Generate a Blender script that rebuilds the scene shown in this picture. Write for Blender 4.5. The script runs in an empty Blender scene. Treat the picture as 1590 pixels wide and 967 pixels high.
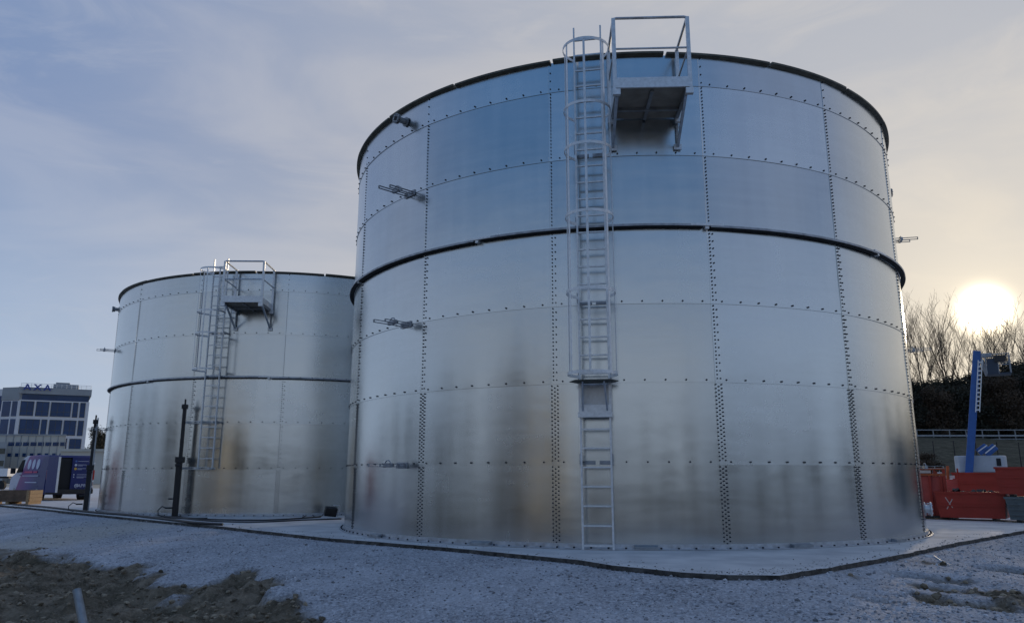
import bpy, math, random
import numpy as np
from mathutils import Vector, Matrix, Euler

C = bpy.context.scene.collection
rnd = random.Random(7)
PI = math.pi

# ------------------------------------------------------------------ camera
F, PITCH, CZ = 1205.0, 0.2084, 1.03          # focal length in photo pixels, upward pitch, eye height over the slab
cam = bpy.data.cameras.new('camera')
cam.lens = F / 1590 * 36; cam.sensor_width = 36; cam.sensor_fit = 'HORIZONTAL'
cam.clip_start = 0.1; cam.clip_end = 3000
camo = bpy.data.objects.new('camera', cam); C.objects.link(camo)
camo.location = (0, 0, CZ); camo.rotation_euler = (PI/2 + PITCH, 0, 0)
bpy.context.scene.camera = camo

# ------------------------------------------------------------------ world
SUN_AZ, SUN_EL = math.radians(31.9), math.radians(10.2)
SUND = Vector((math.sin(SUN_AZ)*math.cos(SUN_EL), math.cos(SUN_AZ)*math.cos(SUN_EL), math.sin(SUN_EL)))
w = bpy.data.worlds.new('World'); bpy.context.scene.world = w; w.use_nodes = True
nt = w.node_tree; nt.nodes.clear()
def N(t, **k):
    n = nt.nodes.new(t)
    for a, b in k.items(): setattr(n, a, b)
    return n
def L(a, b): nt.links.new(a, b)
def mth(op, a, b=None, clamp=False):
    n = N('ShaderNodeMath', operation=op); n.use_clamp = clamp
    for i, v in enumerate((a, b)):
        if v is None: continue
        if isinstance(v, (int, float)): n.inputs[i].default_value = v
        else: L(v, n.inputs[i])
    return n.outputs[0]
def cmix(f, a, b, mode='MIX'):
    n = N('ShaderNodeMix', data_type='RGBA', blend_type=mode)
    for s, v in ((n.inputs[0], f), (n.inputs[6], a), (n.inputs[7], b)):
        if isinstance(v, (int, float)): s.default_value = v
        elif isinstance(v, tuple): s.default_value = (*v, 1)
        else: L(v, s)
    return n.outputs[2]
def mrange(v, a, b, c=0.0, d=1.0, sm=True):
    n = N('ShaderNodeMapRange'); n.interpolation_type = 'SMOOTHSTEP' if sm else 'LINEAR'
    L(v, n.inputs[0])
    for i, x in enumerate((a, b, c, d)): n.inputs[i+1].default_value = x
    return n.outputs[0]
sky = N('ShaderNodeTexSky', sky_type='NISHITA'); sky.sun_disc = False
sky.sun_elevation = SUN_EL; sky.sun_rotation = SUN_AZ
sky.air_density = 1.3; sky.dust_density = 1.2; sky.ozone_density = 2.5
skyc = cmix(1.0, sky.outputs[0], (0.075, 0.075, 0.078), 'MULTIPLY')
tc = N('ShaderNodeTexCoord'); sep = N('ShaderNodeSeparateXYZ'); L(tc.outputs['Generated'], sep.inputs[0])
X, Y, Z = sep.outputs
vd = N('ShaderNodeVectorMath', operation='DOT_PRODUCT'); L(tc.outputs['Generated'], vd.inputs[0]); vd.inputs[1].default_value = SUND
dot = vd.outputs['Value']
sun_side = mrange(dot, 0.35, 1.0)
# thin high veil, coloured by how near it is to the sun
veil_lo = cmix(sun_side, (0.37, 0.475, 0.63), (0.56, 0.52, 0.47))
veil_hi = cmix(sun_side, (0.205, 0.275, 0.44), (0.455, 0.455, 0.475))
veil = cmix(mrange(Z, 0.02, 0.42), veil_lo, veil_hi)
mp = N('ShaderNodeMapping'); L(tc.outputs['Generated'], mp.inputs[0])
mp.inputs['Scale'].default_value = (1.2, 1.2, 4.5); mp.inputs['Rotation'].default_value = (0.25, 0.3, 0.2)
no = N('ShaderNodeTexNoise'); L(mp.outputs[0], no.inputs[0])
no.inputs['Scale'].default_value = 2.1; no.inputs['Detail'].default_value = 7; no.inputs['Roughness'].default_value = 0.52; no.inputs['Distortion'].default_value = 0.5
front = mrange(Y, -0.55, 0.25)                     # the veil lies over the sunny half of the sky, the opposite half is clear
rightb = mrange(X, 0.25, 0.75)                     # and over the right
cover = mth('ADD', mth('MAXIMUM', front, rightb), mrange(Z, 0.0, 0.36, 0.75, 0.0), True)
thick = mth('MULTIPLY', cover, mrange(no.outputs[0], 0.30, 0.62, 0.80, 0.97))
back = cmix(mrange(Z, 0.10, 0.46), (0.32, 0.39, 0.50), (0.085, 0.20, 0.42))
back = cmix(mrange(Z, 0.0, 0.36, 1.0, 0.0), back, (0.54, 0.525, 0.515))
base = cmix(0.9, skyc, back)
col = cmix(thick, base, veil)
mp2 = N('ShaderNodeMapping'); L(tc.outputs['Generated'], mp2.inputs[0])
mp2.inputs['Scale'].default_value = (1.6, 2.2, 7.0); mp2.inputs['Rotation'].default_value = (0.15, 0.42, 0.5)
no2 = N('ShaderNodeTexNoise'); L(mp2.outputs[0], no2.inputs[0])
no2.inputs['Scale'].default_value = 2.6; no2.inputs['Detail'].default_value = 9; no2.inputs['Roughness'].default_value = 0.58; no2.inputs['Distortion'].default_value = 0.9
cl = mth('MAXIMUM', mrange(no.outputs[0], 0.45, 0.72), mth('MULTIPLY', mrange(no2.outputs[0], 0.46, 0.74), 0.9))
cloudc = cmix(sun_side, (0.50, 0.52, 0.58), (0.66, 0.60, 0.53))
col = cmix(mth('MULTIPLY', cl, mth('MULTIPLY', cover, 0.27)), col, cloudc)
# the hazed aureole round the sun
dp = mth('MAXIMUM', dot, 0.0)
def glow(col, p, c):
    g = mth('POWER', dp, p)
    return cmix(1.0, col, cmix(g, (0, 0, 0), c), 'ADD')
col = glow(col, 6.0, (0.05, 0.045, 0.03))
col = glow(col, 45.0, (0.17, 0.125, 0.05))
col = glow(col, 500.0, (0.10, 0.08, 0.045))
col = glow(col, 7500.0, (12.0, 10.0, 7.0))
bg = N('ShaderNodeBackground'); L(col, bg.inputs[0]); bg.inputs[1].default_value = 1.0
L(bg.outputs[0], N('ShaderNodeOutputWorld').inputs[0])

sl = bpy.data.lights.new('sun', 'SUN'); sl.energy = 1.3; sl.angle = math.radians(2.5); sl.color = (1.0, 0.80, 0.56)
so = bpy.data.objects.new('sun', sl); C.objects.link(so)
so.rotation_euler = (-SUND).to_track_quat('-Z', 'Y').to_euler()
sc = bpy.context.scene
sc.view_settings.view_transform = 'Standard'; sc.view_settings.look = 'None'
sc.view_settings.exposure = 0.17; sc.view_settings.gamma = 1
sc.cycles.max_bounces = 6; sc.cycles.sample_clamp_indirect = 4.0

# ------------------------------------------------------------------ helpers
def ray(u, v):
    a = (u-795)/F; b = (483.5-v)/F
    return Vector((a, math.cos(PITCH)-b*math.sin(PITCH), math.sin(PITCH)+b*math.cos(PITCH)))
def at(u, v, Yd):                                  # point at forward distance Yd
    d = ray(u, v); return d*(Yd/d.y) + Vector((0, 0, CZ))
def gnd(u, v, z=0.0):
    d = ray(u, v); return d*((z-CZ)/d.z) + Vector((0, 0, CZ))

class MB:
    def __init__(s): s.v = []; s.f = []; s.m = []; s.mi = 0
    def add(s, vs, fs):
        o = len(s.v); s.v += [tuple(p) for p in vs]
        s.f += [tuple(i+o for i in f) for f in fs]; s.m += [s.mi]*len(fs)
    def box(s, c, d, R=None, taper=1.0):
        hx, hy, hz = d[0]/2, d[1]/2, d[2]/2; vs = []
        for z in (-hz, hz):
            t = taper if z > 0 else 1
            for x, y in ((-hx, -hy), (hx, -hy), (hx, hy), (-hx, hy)):
                p = Vector((x*t, y*t, z))
                if R is not None: p = R @ p
                vs.append(p+Vector(c))
        s.add(vs, [(3, 2, 1, 0), (4, 5, 6, 7), (0, 1, 5, 4), (1, 2, 6, 5), (2, 3, 7, 6), (3, 0, 4, 7)])
    def bar(s, p0, p1, wd, ht, up=(0, 0, 1)):      # rectangular bar between two points
        p0 = Vector(p0); p1 = Vector(p1); d = p1-p0; L_ = d.length; d.normalize()
        u = Vector(up)
        if abs(d.dot(u)) > 0.98: u = Vector((0, 1, 0))
        x = d.cross(u).normalized(); z = x.cross(d)
        R = Matrix((x, d, z)).transposed()
        s.box((p0+p1)/2, (wd, L_, ht), R)
    def tube(s, p0, p1, r0, r1=None, n=8, cap=True):
        s.path([p0, p1], [r0, r0 if r1 is None else r1], n, cap)
    def path(s, pts, r, n=6, cap=True, closed=False):
        pts = [Vector(p) for p in pts]
        if not isinstance(r, (list, tuple)): r = [r]*len(pts)
        m = len(pts); vs = []; ref = None
        for i, p in enumerate(pts):
            if closed: d = pts[(i+1) % m]-pts[i-1]
            else: d = pts[min(i+1, m-1)]-pts[max(i-1, 0)]
            d.normalize()
            if ref is None:
                ref = Vector((0, 0, 1)) if abs(d.z) < 0.9 else Vector((1, 0, 0))
            a = d.cross(ref)
            if a.length < 1e-4: a = d.cross(Vector((0.3, 1, 0.2)))
            a.normalize(); b = a.cross(d).normalized(); ref = b
            for k in range(n):
                t = 2*PI*k/n
                vs.append(p+(a*math.cos(t)+b*math.sin(t))*r[i])
        fs = []
        for i in range(m if closed else m-1):
            j = (i+1) % m
            for k in range(n):
                l = (k+1) % n
                fs.append((i*n+k, i*n+l, j*n+l, j*n+k))
        if cap and not closed:
            fs.append(tuple(range(n))[::-1]); fs.append(tuple(range((m-1)*n, m*n)))
        s.add(vs, fs)
    def cyl(s, c, ax, r, h, n=20):
        c = Vector(c); ax = Vector(ax).normalized()
        s.tube(c-ax*h/2, c+ax*h/2, r, n=n)
    def ring(s, prof, a0, a1, n, cx=0, cy=0):      # closed (r,z) profile swept about z
        vs = []; k = len(prof)
        for i in range(n+1):
            a = a0+(a1-a0)*i/n
            for r, z in prof: vs.append((cx+r*math.sin(a), cy-r*math.cos(a), z))
        fs = []
        for i in range(n):
            for j in range(k):
                l = (j+1) % k
                fs.append((i*k+j, (i+1)*k+j, (i+1)*k+l, i*k+l))
        if abs(a1-a0) < 2*PI-1e-3: fs.append(tuple(range(k))[::-1]); fs.append(tuple(range(n*k, n*k+k)))
        s.add(vs, fs)
    def prism(s, poly, z0, z1, M=None):            # extrude an outline
        k = len(poly)
        vs = [Vector((x, y, z0)) for x, y in poly]+[Vector((x, y, z1)) for x, y in poly]
        if M is not None: vs = [M @ v for v in vs]
        fs = [tuple(range(k))[::-1], tuple(range(k, 2*k))]
        fs += [(i, (i+1) % k, (i+1) % k+k, i+k) for i in range(k)]
        s.add(vs, fs)
    def build(s, name, mat, parent=None, smooth=False, bevel=0, fix=True):
        me = bpy.data.meshes.new(name); me.from_pydata(s.v, [], s.f); me.update()
        mats = mat if isinstance(mat, (list, tuple)) else [mat]
        for m_ in mats: me.materials.append(m_)
        if len(mats) > 1: me.polygons.foreach_set('material_index', s.m)
        if smooth: me.polygons.foreach_set('use_smooth', [True]*len(me.polygons))
        if fix:
            import bmesh
            bm = bmesh.new(); bm.from_mesh(me); bmesh.ops.recalc_face_normals(bm, faces=bm.faces); bm.to_mesh(me); bm.free()
        o = bpy.data.objects.new(name, me); C.objects.link(o)
        if parent: o.parent = parent
        if bevel:
            b = o.modifiers.new('bevel', 'BEVEL'); b.width = bevel; b.segments = 2; b.limit_method = 'ANGLE'; b.angle_limit = 0.6
        if smooth and smooth != 'all':
            pass
        return o
def thing(name, label, cat, loc=(0, 0, 0), rz=0, group=None):
    o = bpy.data.objects.new(name, None); C.objects.link(o); o.location = loc; o.rotation_euler = (0, 0, rz)
    o.empty_display_size = 0.2
    return tag(o, label, cat, group)
def tag(o, label=None, cat=None, group=None, kind=None):
    for k, v in (('label', label), ('category', cat), ('group', group), ('kind', kind)):
        if v: o[k] = v
    return o
def copy_tree(o, parent=None):
    c = o.copy(); C.objects.link(c); c.parent = parent
    for ch in list(o.children): copy_tree(ch, c)
    return c

# ------------------------------------------------------------------ materials
def mat(name, col, rough=0.6, metal=0.0, var=0.0, vs=8.0, bump=0.0, bs=30.0, bd=0.01, rv=0.0, stretch=None, emit=None, spec=0.5, col2=None, obj=True, detail=5):
    m = bpy.data.materials.new(name); m.use_nodes = True; t = m.node_tree; p = t.nodes['Principled BSDF']
    p.inputs['Base Color'].default_value = (*col, 1); p.inputs['Roughness'].default_value = rough
    p.inputs['Metallic'].default_value = metal; p.inputs['Specular IOR Level'].default_value = spec
    tcn = t.nodes.new('ShaderNodeTexCoord'); src = tcn.outputs['Object']
    if stretch:
        mpn = t.nodes.new('ShaderNodeMapping'); t.links.new(src, mpn.inputs[0]); mpn.inputs['Scale'].default_value = stretch; src = mpn.outputs[0]
    if var or col2 or rv:
        n = t.nodes.new('ShaderNodeTexNoise'); t.links.new(src, n.inputs[0]); n.inputs['Scale'].default_value = vs; n.inputs['Detail'].default_value = detail
        r = t.nodes.new('ShaderNodeMapRange'); t.links.new(n.outputs[0], r.inputs[0]); r.inputs[1].default_value = 0.3; r.inputs[2].default_value = 0.7
        if var or col2:
            mx = t.nodes.new('ShaderNodeMix'); mx.data_type = 'RGBA'; t.links.new(r.outputs[0], mx.inputs[0])
            a = [c*(1-var) for c in col]; b = col2 if col2 else [min(1, c*(1+var)) for c in col]
            mx.inputs[6].default_value = (*a, 1); mx.inputs[7].default_value = (*b, 1)
            t.links.new(mx.outputs[2], p.inputs['Base Color'])
        if rv:
            r2 = t.nodes.new('ShaderNodeMapRange'); t.links.new(n.outputs[0], r2.inputs[0]); r2.inputs[1].default_value = 0.3; r2.inputs[2].default_value = 0.7
            r2.inputs[3].default_value = rough-rv; r2.inputs[4].default_value = rough+rv; t.links.new(r2.outputs[0], p.inputs['Roughness'])
    if bump:
        n2 = t.nodes.new('ShaderNodeTexNoise'); t.links.new(src, n2.inputs[0]); n2.inputs['Scale'].default_value = bs; n2.inputs['Detail'].default_value = 4
        b = t.nodes.new('ShaderNodeBump'); b.inputs['Strength'].default_value = bump; b.inputs['Distance'].default_value = bd
        t.links.new(n2.outputs[0], b.inputs['Height']); t.links.new(b.outputs[0], p.inputs['Normal'])
    return m
M = {}
M['galv'] = mat('galvanised_steel', (0.50, 0.53, 0.57), 0.42, 0.85, 0.18, 14, rv=0.08)
M['galv_dull'] = mat('weathered_galvanised_steel', (0.30, 0.32, 0.34), 0.55, 0.6, 0.25, 10)
M['galv_light'] = mat('galvanised_flat_bar', (0.70, 0.72, 0.74), 0.38, 0.4, 0.12, 20)
M['rim'] = mat('dark_rim_steel', (0.10, 0.10, 0.082), 0.6, 0.3, 0.3, 6)
M['stiff'] = mat('stiffener_steel', (0.34, 0.36, 0.39), 0.5, 0.7, 0.3, 8)
M['inner'] = mat('painted_shade_black', (0.012, 0.014, 0.018), 0.8, 0.0)  # near-black puts shade into the colour: stiffener underside, pipe bores, dark openings
M['bolt'] = mat('dark_bolt_head', (0.022, 0.028, 0.040), 0.6, 0.0, spec=0.2)
M['under'] = mat('deck_plate', (0.30, 0.27, 0.23), 0.55, 0.4, 0.2, 5)  # galvanised plate; the warm ground's reflection is put into its brown-grey colour
M['black'] = mat('black_paint', (0.010, 0.011, 0.014), 0.45, 0, 0.3, 9)
M['rubber'] = mat('black_rubber', (0.014, 0.014, 0.015), 0.75)
M['cable'] = mat('cable_sheath', (0.012, 0.012, 0.014), 0.5)
M['orange_paint'] = mat('rusty_orange_paint', (0.42, 0.10, 0.03), 0.6, 0, 0.3, 7)
M['red'] = mat('worn_red_paint', (0.46, 0.045, 0.024), 0.5, 0, 0.3, 3.5, bump=0.2, bs=12, col2=(0.38, 0.035, 0.022))
M['reddull'] = mat('faded_red_paint', (0.46, 0.085, 0.07), 0.6, 0, 0.25, 4)
M['skipgrey'] = mat('grey_green_paint', (0.12, 0.15, 0.16), 0.6, 0, 0.2, 6)
M['white'] = mat('white_paint', (0.72, 0.72, 0.72), 0.5, 0, 0.06, 6)
M['chalk'] = mat('chalk_mark', (0.62, 0.50, 0.47), 0.9)
M['blue'] = mat('blue_paint', (0.02, 0.10, 0.32), 0.4, 0, 0.15, 5)
M['cw'] = mat('grey_counterweight_paint', (0.42, 0.44, 0.47), 0.5, 0, 0.12, 4)
M['wood'] = mat('raw_timber', (0.36, 0.24, 0.13), 0.8, 0, 0.3, 6, stretch=(1, 8, 8))
M['woodd'] = mat('dark_timber', (0.15, 0.095, 0.06), 0.8, 0, 0.3, 6)
M['pad'] = None

def shell_mat():
    m = bpy.data.materials.new('spangled_galvanised_sheet'); m.use_nodes = True; t = m.node_tree; p = t.nodes['Principled BSDF']
    n = lambda k: t.nodes.new(k); l = t.links.new
    p.inputs['Metallic'].default_value = 1.0
    tcn = n('ShaderNodeTexCoord'); at_ = n('ShaderNodeAttribute'); at_.attribute_name = 'tone'
    # fine horizontal rolling marks, soft patches, a little spangle
    mp1 = n('ShaderNodeMapping'); mp1.inputs['Scale'].default_value = (0.35, 0.35, 5.0); l(tcn.outputs['Object'], mp1.inputs[0])
    n1 = n('ShaderNodeTexNoise'); n1.inputs['Scale'].default_value = 2.2; n1.inputs['Detail'].default_value = 2; l(mp1.outputs[0], n1.inputs[0])
    n2 = n('ShaderNodeTexNoise'); n2.inputs['Scale'].default_value = 0.9; n2.inputs['Detail'].default_value = 3; n2.inputs['Roughness'].default_value = 0.5; l(tcn.outputs['Object'], n2.inputs[0])
    v3 = n('ShaderNodeTexNoise'); v3.inputs['Scale'].default_value = 9; v3.inputs['Detail'].default_value = 3; l(tcn.outputs['Object'], v3.inputs[0])
    def ma(op, a, b, c=None):
        k = n('ShaderNodeMath'); k.operation = op
        for i, x in enumerate((a, b, c)):
            if x is None: continue
            if isinstance(x, (int, float)): k.inputs[i].default_value = x
            else: l(x, k.inputs[i])
        return k.outputs[0]
    s = ma('ADD', ma('MULTIPLY', n1.outputs[0], 0.10), ma('MULTIPLY', n2.outputs[0], 0.16))
    s = ma('ADD', s, ma('MULTIPLY', v3.outputs[0], 0.02))
    mp5 = n('ShaderNodeMapping'); mp5.inputs['Scale'].default_value = (4.0, 4.0, 0.22); l(tcn.outputs['Object'], mp5.inputs[0])
    n5 = n('ShaderNodeTexNoise'); n5.inputs['Scale'].default_value = 1.6; n5.inputs['Detail'].default_value = 4; l(mp5.outputs[0], n5.inputs[0])
    s = ma('ADD', s, ma('MULTIPLY', n5.outputs[0], 0.10))  # drip streaks, also painting vertical reflections into the base tone
    s = ma('ADD', s, 0.80)
    s = ma('MULTIPLY', s, ma('MULTIPLY_ADD', at_.outputs['Fac'], 0.18, 0.89))
    mx = n('ShaderNodeMix'); mx.data_type = 'RGBA'; mx.blend_type = 'MULTIPLY'; mx.inputs[0].default_value = 1
    mx.inputs[6].default_value = (0.575, 0.612, 0.628, 1); cc = n('ShaderNodeCombineColor')
    for i in range(3): l(s, cc.inputs[i])
    l(cc.outputs[0], mx.inputs[7]); l(mx.outputs[2], p.inputs['Base Color'])
    r = ma('ADD', ma('MULTIPLY', n2.outputs[0], 0.16), ma('MULTIPLY', n5.outputs[0], 0.09))
    r = ma('ADD', r, ma('MULTIPLY', n1.outputs[0], 0.06)); r = ma('ADD', r, ma('MULTIPLY_ADD', at_.outputs['Fac'], 0.07, 0.050))
    l(r, p.inputs['Roughness'])
    b = n('ShaderNodeBump'); b.inputs['Strength'].default_value = 0.35; b.inputs['Distance'].default_value = 0.012
    mp2 = n('ShaderNodeMapping'); mp2.inputs['Scale'].default_value = (0.8, 0.8, 1.6); l(tcn.outputs['Object'], mp2.inputs[0])
    n4 = n('ShaderNodeTexNoise'); n4.inputs['Scale'].default_value = 1.3; n4.inputs['Detail'].default_value = 2; l(mp2.outputs[0], n4.inputs[0])
    l(n4.outputs[0], b.inputs['Height']); l(b.outputs[0], p.inputs['Normal'])
    return m
M['shell'] = shell_mat()

# ------------------------------------------------------------------ numpy noise
_rs = np.random.RandomState(3); _tab = _rs.rand(256, 256)
def vnoise(x, y):
    xi = np.floor(x).astype(int); yi = np.floor(y).astype(int); fx = x-xi; fy = y-yi
    fx = fx*fx*(3-2*fx); fy = fy*fy*(3-2*fy)
    a = _tab[xi % 256, yi % 256]; b = _tab[(xi+1) % 256, yi % 256]; c = _tab[xi % 256, (yi+1) % 256]; d = _tab[(xi+1) % 256, (yi+1) % 256]
    return (a*(1-fx)+b*fx)*(1-fy)+(c*(1-fx)+d*fx)*fy-0.5
def fbm(x, y, o=4, g=0.5):
    r = 0; a = 1
    for i in range(o): r = r+a*vnoise(x*2**i+17*i, y*2**i+31*i); a *= g
    return r
def sst(x): x = np.clip(x, 0, 1); return x*x*(3-2*x)

# ------------------------------------------------------------------ ground
EDGE = [(-60, 73), (-17.66, 28.0), (-15.79, 26.32), (-11.84, 22.32), (-7.75, 18.31), (-6.0, 16.7), (-4.91, 15.53), (-3.25, 13.77), (-0.9, 11.83),
        (0.85, 10.14), (1.18, 9.57), (1.86, 8.88), (2.3, 8.66), (2.83, 8.62), (3.09, 8.86), (3.68, 9.37), (4.32, 9.99), (5.0, 10.62), (6.23, 11.93), (6.89, 12.6), (9.88, 15.53), (26, 31)]
def edge_dist(x, y):
    d = np.full(x.shape, 1e9); sgn = np.zeros(x.shape)
    for (ax, ay), (bx, by) in zip(EDGE[:-1], EDGE[1:]):
        vx, vy = bx-ax, by-ay; L2 = vx*vx+vy*vy
        t = np.clip(((x-ax)*vx+(y-ay)*vy)/L2, 0, 1)
        dd = np.hypot(x-ax-t*vx, y-ay-t*vy)
        d = np.minimum(d, dd)
    yy = np.interp(x, [e[0] for e in EDGE], [e[1] for e in EDGE])
    return np.where(y < yy, d, -d)                  # positive on the camera's side
def bank(d): return -0.05-0.50*sst(np.maximum(d, 0)/6.5)-0.04*np.minimum(np.maximum(d, 0), 1.0)
def on_bank(u, v):
    z = -0.3
    for _ in range(25):
        p = gnd(u, v, z); z = 0.5*z+0.5*float(bank(edge_dist(np.array([p.x]), np.array([p.y])))[0])
    return gnd(u, v, z)
DIRT = [on_bank(u, v) for u, v in ((-60, 850), (0, 849), (90, 853), (150, 868), (215, 873), (262, 905), (300, 908), (345, 893), (385, 880), (425, 908), (455, 925), (500, 967), (560, 1010))]
MOUND = on_bank(388, 915)
def dirt_mask(x, y):
    dx = np.array([p.x for p in DIRT]); dy = np.array([p.y for p in DIRT])
    yy = np.interp(x, dx, dy)
    m = sst((yy+fbm(x*1.8, y*1.8, 4)*0.9-y)/0.35+0.5)*(x < 3)
    m = np.where(x > dx[-1], 0, m)
    def patch(u, v, lx, ly, ang, st=1.0):
        p = on_bank(u, v); c, s = math.cos(ang), math.sin(ang)
        a = ((x-p.x)*c+(y-p.y)*s)/lx; b = (-(x-p.x)*s+(y-p.y)*c)/ly
        return sst((1.0-np.hypot(a, b)+fbm(x*2.6, y*2.6, 4)*1.1)*1.6)*st
    r = np.maximum.reduce([patch(1525, 915, 1.1, 0.36, -0.5), patch(1590, 935, 1.0, 0.38, -0.35), patch(1590, 887, 1.1, 0.28, -0.35), patch(1470, 895, 0.6, 0.2, -0.4, 0.7), patch(1360, 925, 0.5, 0.15, -0.3, 0.4)])
    return np.maximum(m, r)
def gheight(x, y):
    d = edge_dist(x, y)
    z = bank(d)
    z = np.where(d < 0, -0.16, z)
    near = np.exp(-np.maximum(np.hypot(x, y)-22, 0)/10)
    dm = dirt_mask(x, y)
    out = sst(np.maximum(d-0.05, 0)/0.5)
    z = z+out*near*(fbm(x*0.5, y*0.5, 3)*0.10+fbm(x*3.1, y*3.1, 4, 0.6)*0.030)
    z = z+out*near*dm*(fbm(x*1.7+5, y*1.7, 5, 0.66)*0.20-0.08)
    g = np.exp(-(((x-MOUND.x)/0.55)**2+((y-MOUND.y)/0.5)**2))
    z = z+g*(0.11+fbm(x*6, y*6, 3)*0.12)
    # yard beyond the slab and the embankment that carries the road
    z = np.where((d < 0) & ((y > 36) | (x > 14)), -0.05, z)
    z = np.where((d >= 0) & (x < -14) & (y > 30), np.maximum(z, -0.3), z)
    e = sst((y-58)/35)*sst((x-8)/22)
    z = z+e*(5.3+0.6*fbm(x*0.2, y*0.2, 3))
    z = z+sst((y-104)/50)*sst((x-8)/22)*5
    return z
def axis(segs):
    o = []
    for a, b, n in segs: o += list(np.linspace(a, b, n, endpoint=False))
    return np.array(o+[segs[-1][1]])
xs = axis([(-900, -100, 14), (-100, -22, 30), (-22, -9, 110), (-9, 10, 400), (10, 20, 70), (20, 100, 60), (100, 900, 16)])
ys = axis([(-900, -60, 14), (-60, 4, 26), (4, 15, 250), (15, 30, 130), (30, 140, 90), (140, 1200, 18)])
gx, gy = np.meshgrid(xs, ys); gz = gheight(gx, gy)
nx, ny = len(xs), len(ys)
idx = np.arange(nx*ny).reshape(ny, nx)
faces = np.stack([idx[:-1, :-1], idx[:-1, 1:], idx[1:, 1:], idx[1:, :-1]], -1).reshape(-1, 4)
me = bpy.data.meshes.new('ground'); me.from_pydata(np.stack([gx, gy, gz], -1).reshape(-1, 3).tolist(), [], faces.tolist()); me.update()
me.polygons.foreach_set('use_smooth', [True]*len(me.polygons))
dm = dirt_mask(gx, gy)*(np.hypot(gx, gy) < 40)
dm = np.maximum(dm, sst((5.2-gy)/1.6+fbm(gx*0.8, gy*0.8, 3))*(gy < 6))
ed = edge_dist(gx, gy)
yard = sst((gy-30)/6)*(ed < 3)+(ed < -0.2)*1.0; yard = np.clip(yard, 0, 1)
grass = sst((gy-52)/12+fbm(gx*0.3, gy*0.3, 3)*0.8)*sst((gx-8)/10)
sand = sst(1-np.abs((gx+9.6)*0.8-(gy-17.3)*0.25+fbm(gx, gy, 2)*1.0)/2.0)*(ed > 0)*(gy > 12)   # paler, unfrosted strip on the bank
ca = me.color_attributes.new('mask', 'FLOAT_COLOR', 'POINT')
ca.data.foreach_set('color', np.stack([dm, yard, grass, sand], -1).reshape(-1).astype(np.float32))
go = bpy.data.objects.new('ground', me); C.objects.link(go); tag(go, kind='structure')
def ground_mat():
    m = bpy.data.materials.new('ground_mix'); m.use_nodes = True; t = m.node_tree; p = t.nodes['Principled BSDF']
    n = lambda k: t.nodes.new(k); l = t.links.new
    tcn = n('ShaderNodeTexCoord'); a = n('ShaderNodeAttribute'); a.attribute_name = 'mask'; s = n('ShaderNodeSeparateColor'); l(a.outputs['Color'], s.inputs[0])
    def noise(sc_, d=4, ro=0.6):
        k = n('ShaderNodeTexNoise'); k.inputs['Scale'].default_value = sc_; k.inputs['Detail'].default_value = d; k.inputs['Roughness'].default_value = ro; l(tcn.outputs['Object'], k.inputs[0]); return k.outputs[0]
    def mr(v, lo, hi):
        k = n('ShaderNodeMapRange'); l(v, k.inputs[0]); k.inputs[1].default_value = lo; k.inputs[2].default_value = hi; return k.outputs[0]
    def mx(f, c1, c2):
        k = n('ShaderNodeMix'); k.data_type = 'RGBA'
        for q, v in ((0, f), (6, c1), (7, c2)):
            if isinstance(v, tuple): k.inputs[q].default_value = (*v, 1)
            elif isinstance(v, float): k.inputs[q].default_value = v
            else: l(v, k.inputs[q])
        return k.outputs[2]
    vor = n('ShaderNodeTexVoronoi'); vor.inputs['Scale'].default_value = 42; l(tcn.outputs['Object'], vor.inputs[0])
    nf = noise(26, 6, 0.75); nl = noise(0.8, 4); nm = noise(4.5, 5, 0.65)
    grav = mx(mr(nf, 0.38, 0.62), (0.17, 0.178, 0.20), (0.62, 0.635, 0.68))
    grav = mx(mr(nm, 0.35, 0.65), mx(0.25, grav, (0.09, 0.095, 0.105)), grav)
    grav = mx(mr(nl, 0.35, 0.7), grav, mx(0.45, grav, (0.68, 0.69, 0.73)))
    grav = mx(a.outputs['Alpha'], grav, mx(0.55, grav, (0.50, 0.46, 0.38)))
    dirt = mx(mr(nm, 0.35, 0.65), (0.070, 0.056, 0.038), (0.25, 0.205, 0.15))
    dirt = mx(mr(nf, 0.5, 0.72), dirt, (0.32, 0.27, 0.20))
    dirt = mx(mr(nl, 0.45, 0.62), dirt, mx(0.5, dirt, (0.060, 0.050, 0.028)))
    yardc = mx(mr(nl, 0.3, 0.7), (0.38, 0.34, 0.27), (0.48, 0.44, 0.37))
    gr = mx(mr(noise(1.4, 6, 0.7), 0.35, 0.65), (0.030, 0.032, 0.020), (0.10, 0.095, 0.07))
    c = mx(s.outputs[1], grav, yardc); c = mx(s.outputs[2], c, gr); c = mx(s.outputs[0], c, dirt)
    l(c, p.inputs['Base Color']); p.inputs['Roughness'].default_value = 0.92; p.inputs['Specular IOR Level'].default_value = 0.2
    b = n('ShaderNodeBump'); b.inputs['Strength'].default_value = 0.9; b.inputs['Distance'].default_value = 0.018; l(nf, b.inputs['Height'])
    b2 = n('ShaderNodeBump'); b2.inputs['Strength'].default_value = 0.6; b2.inputs['Distance'].default_value = 0.012; l(vor.outputs[0], b2.inputs['Height']); l(b.outputs[0], b2.inputs['Normal'])
    l(b2.outputs[0], p.inputs['Normal'])
    return m
me.materials.append(ground_mat())

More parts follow.
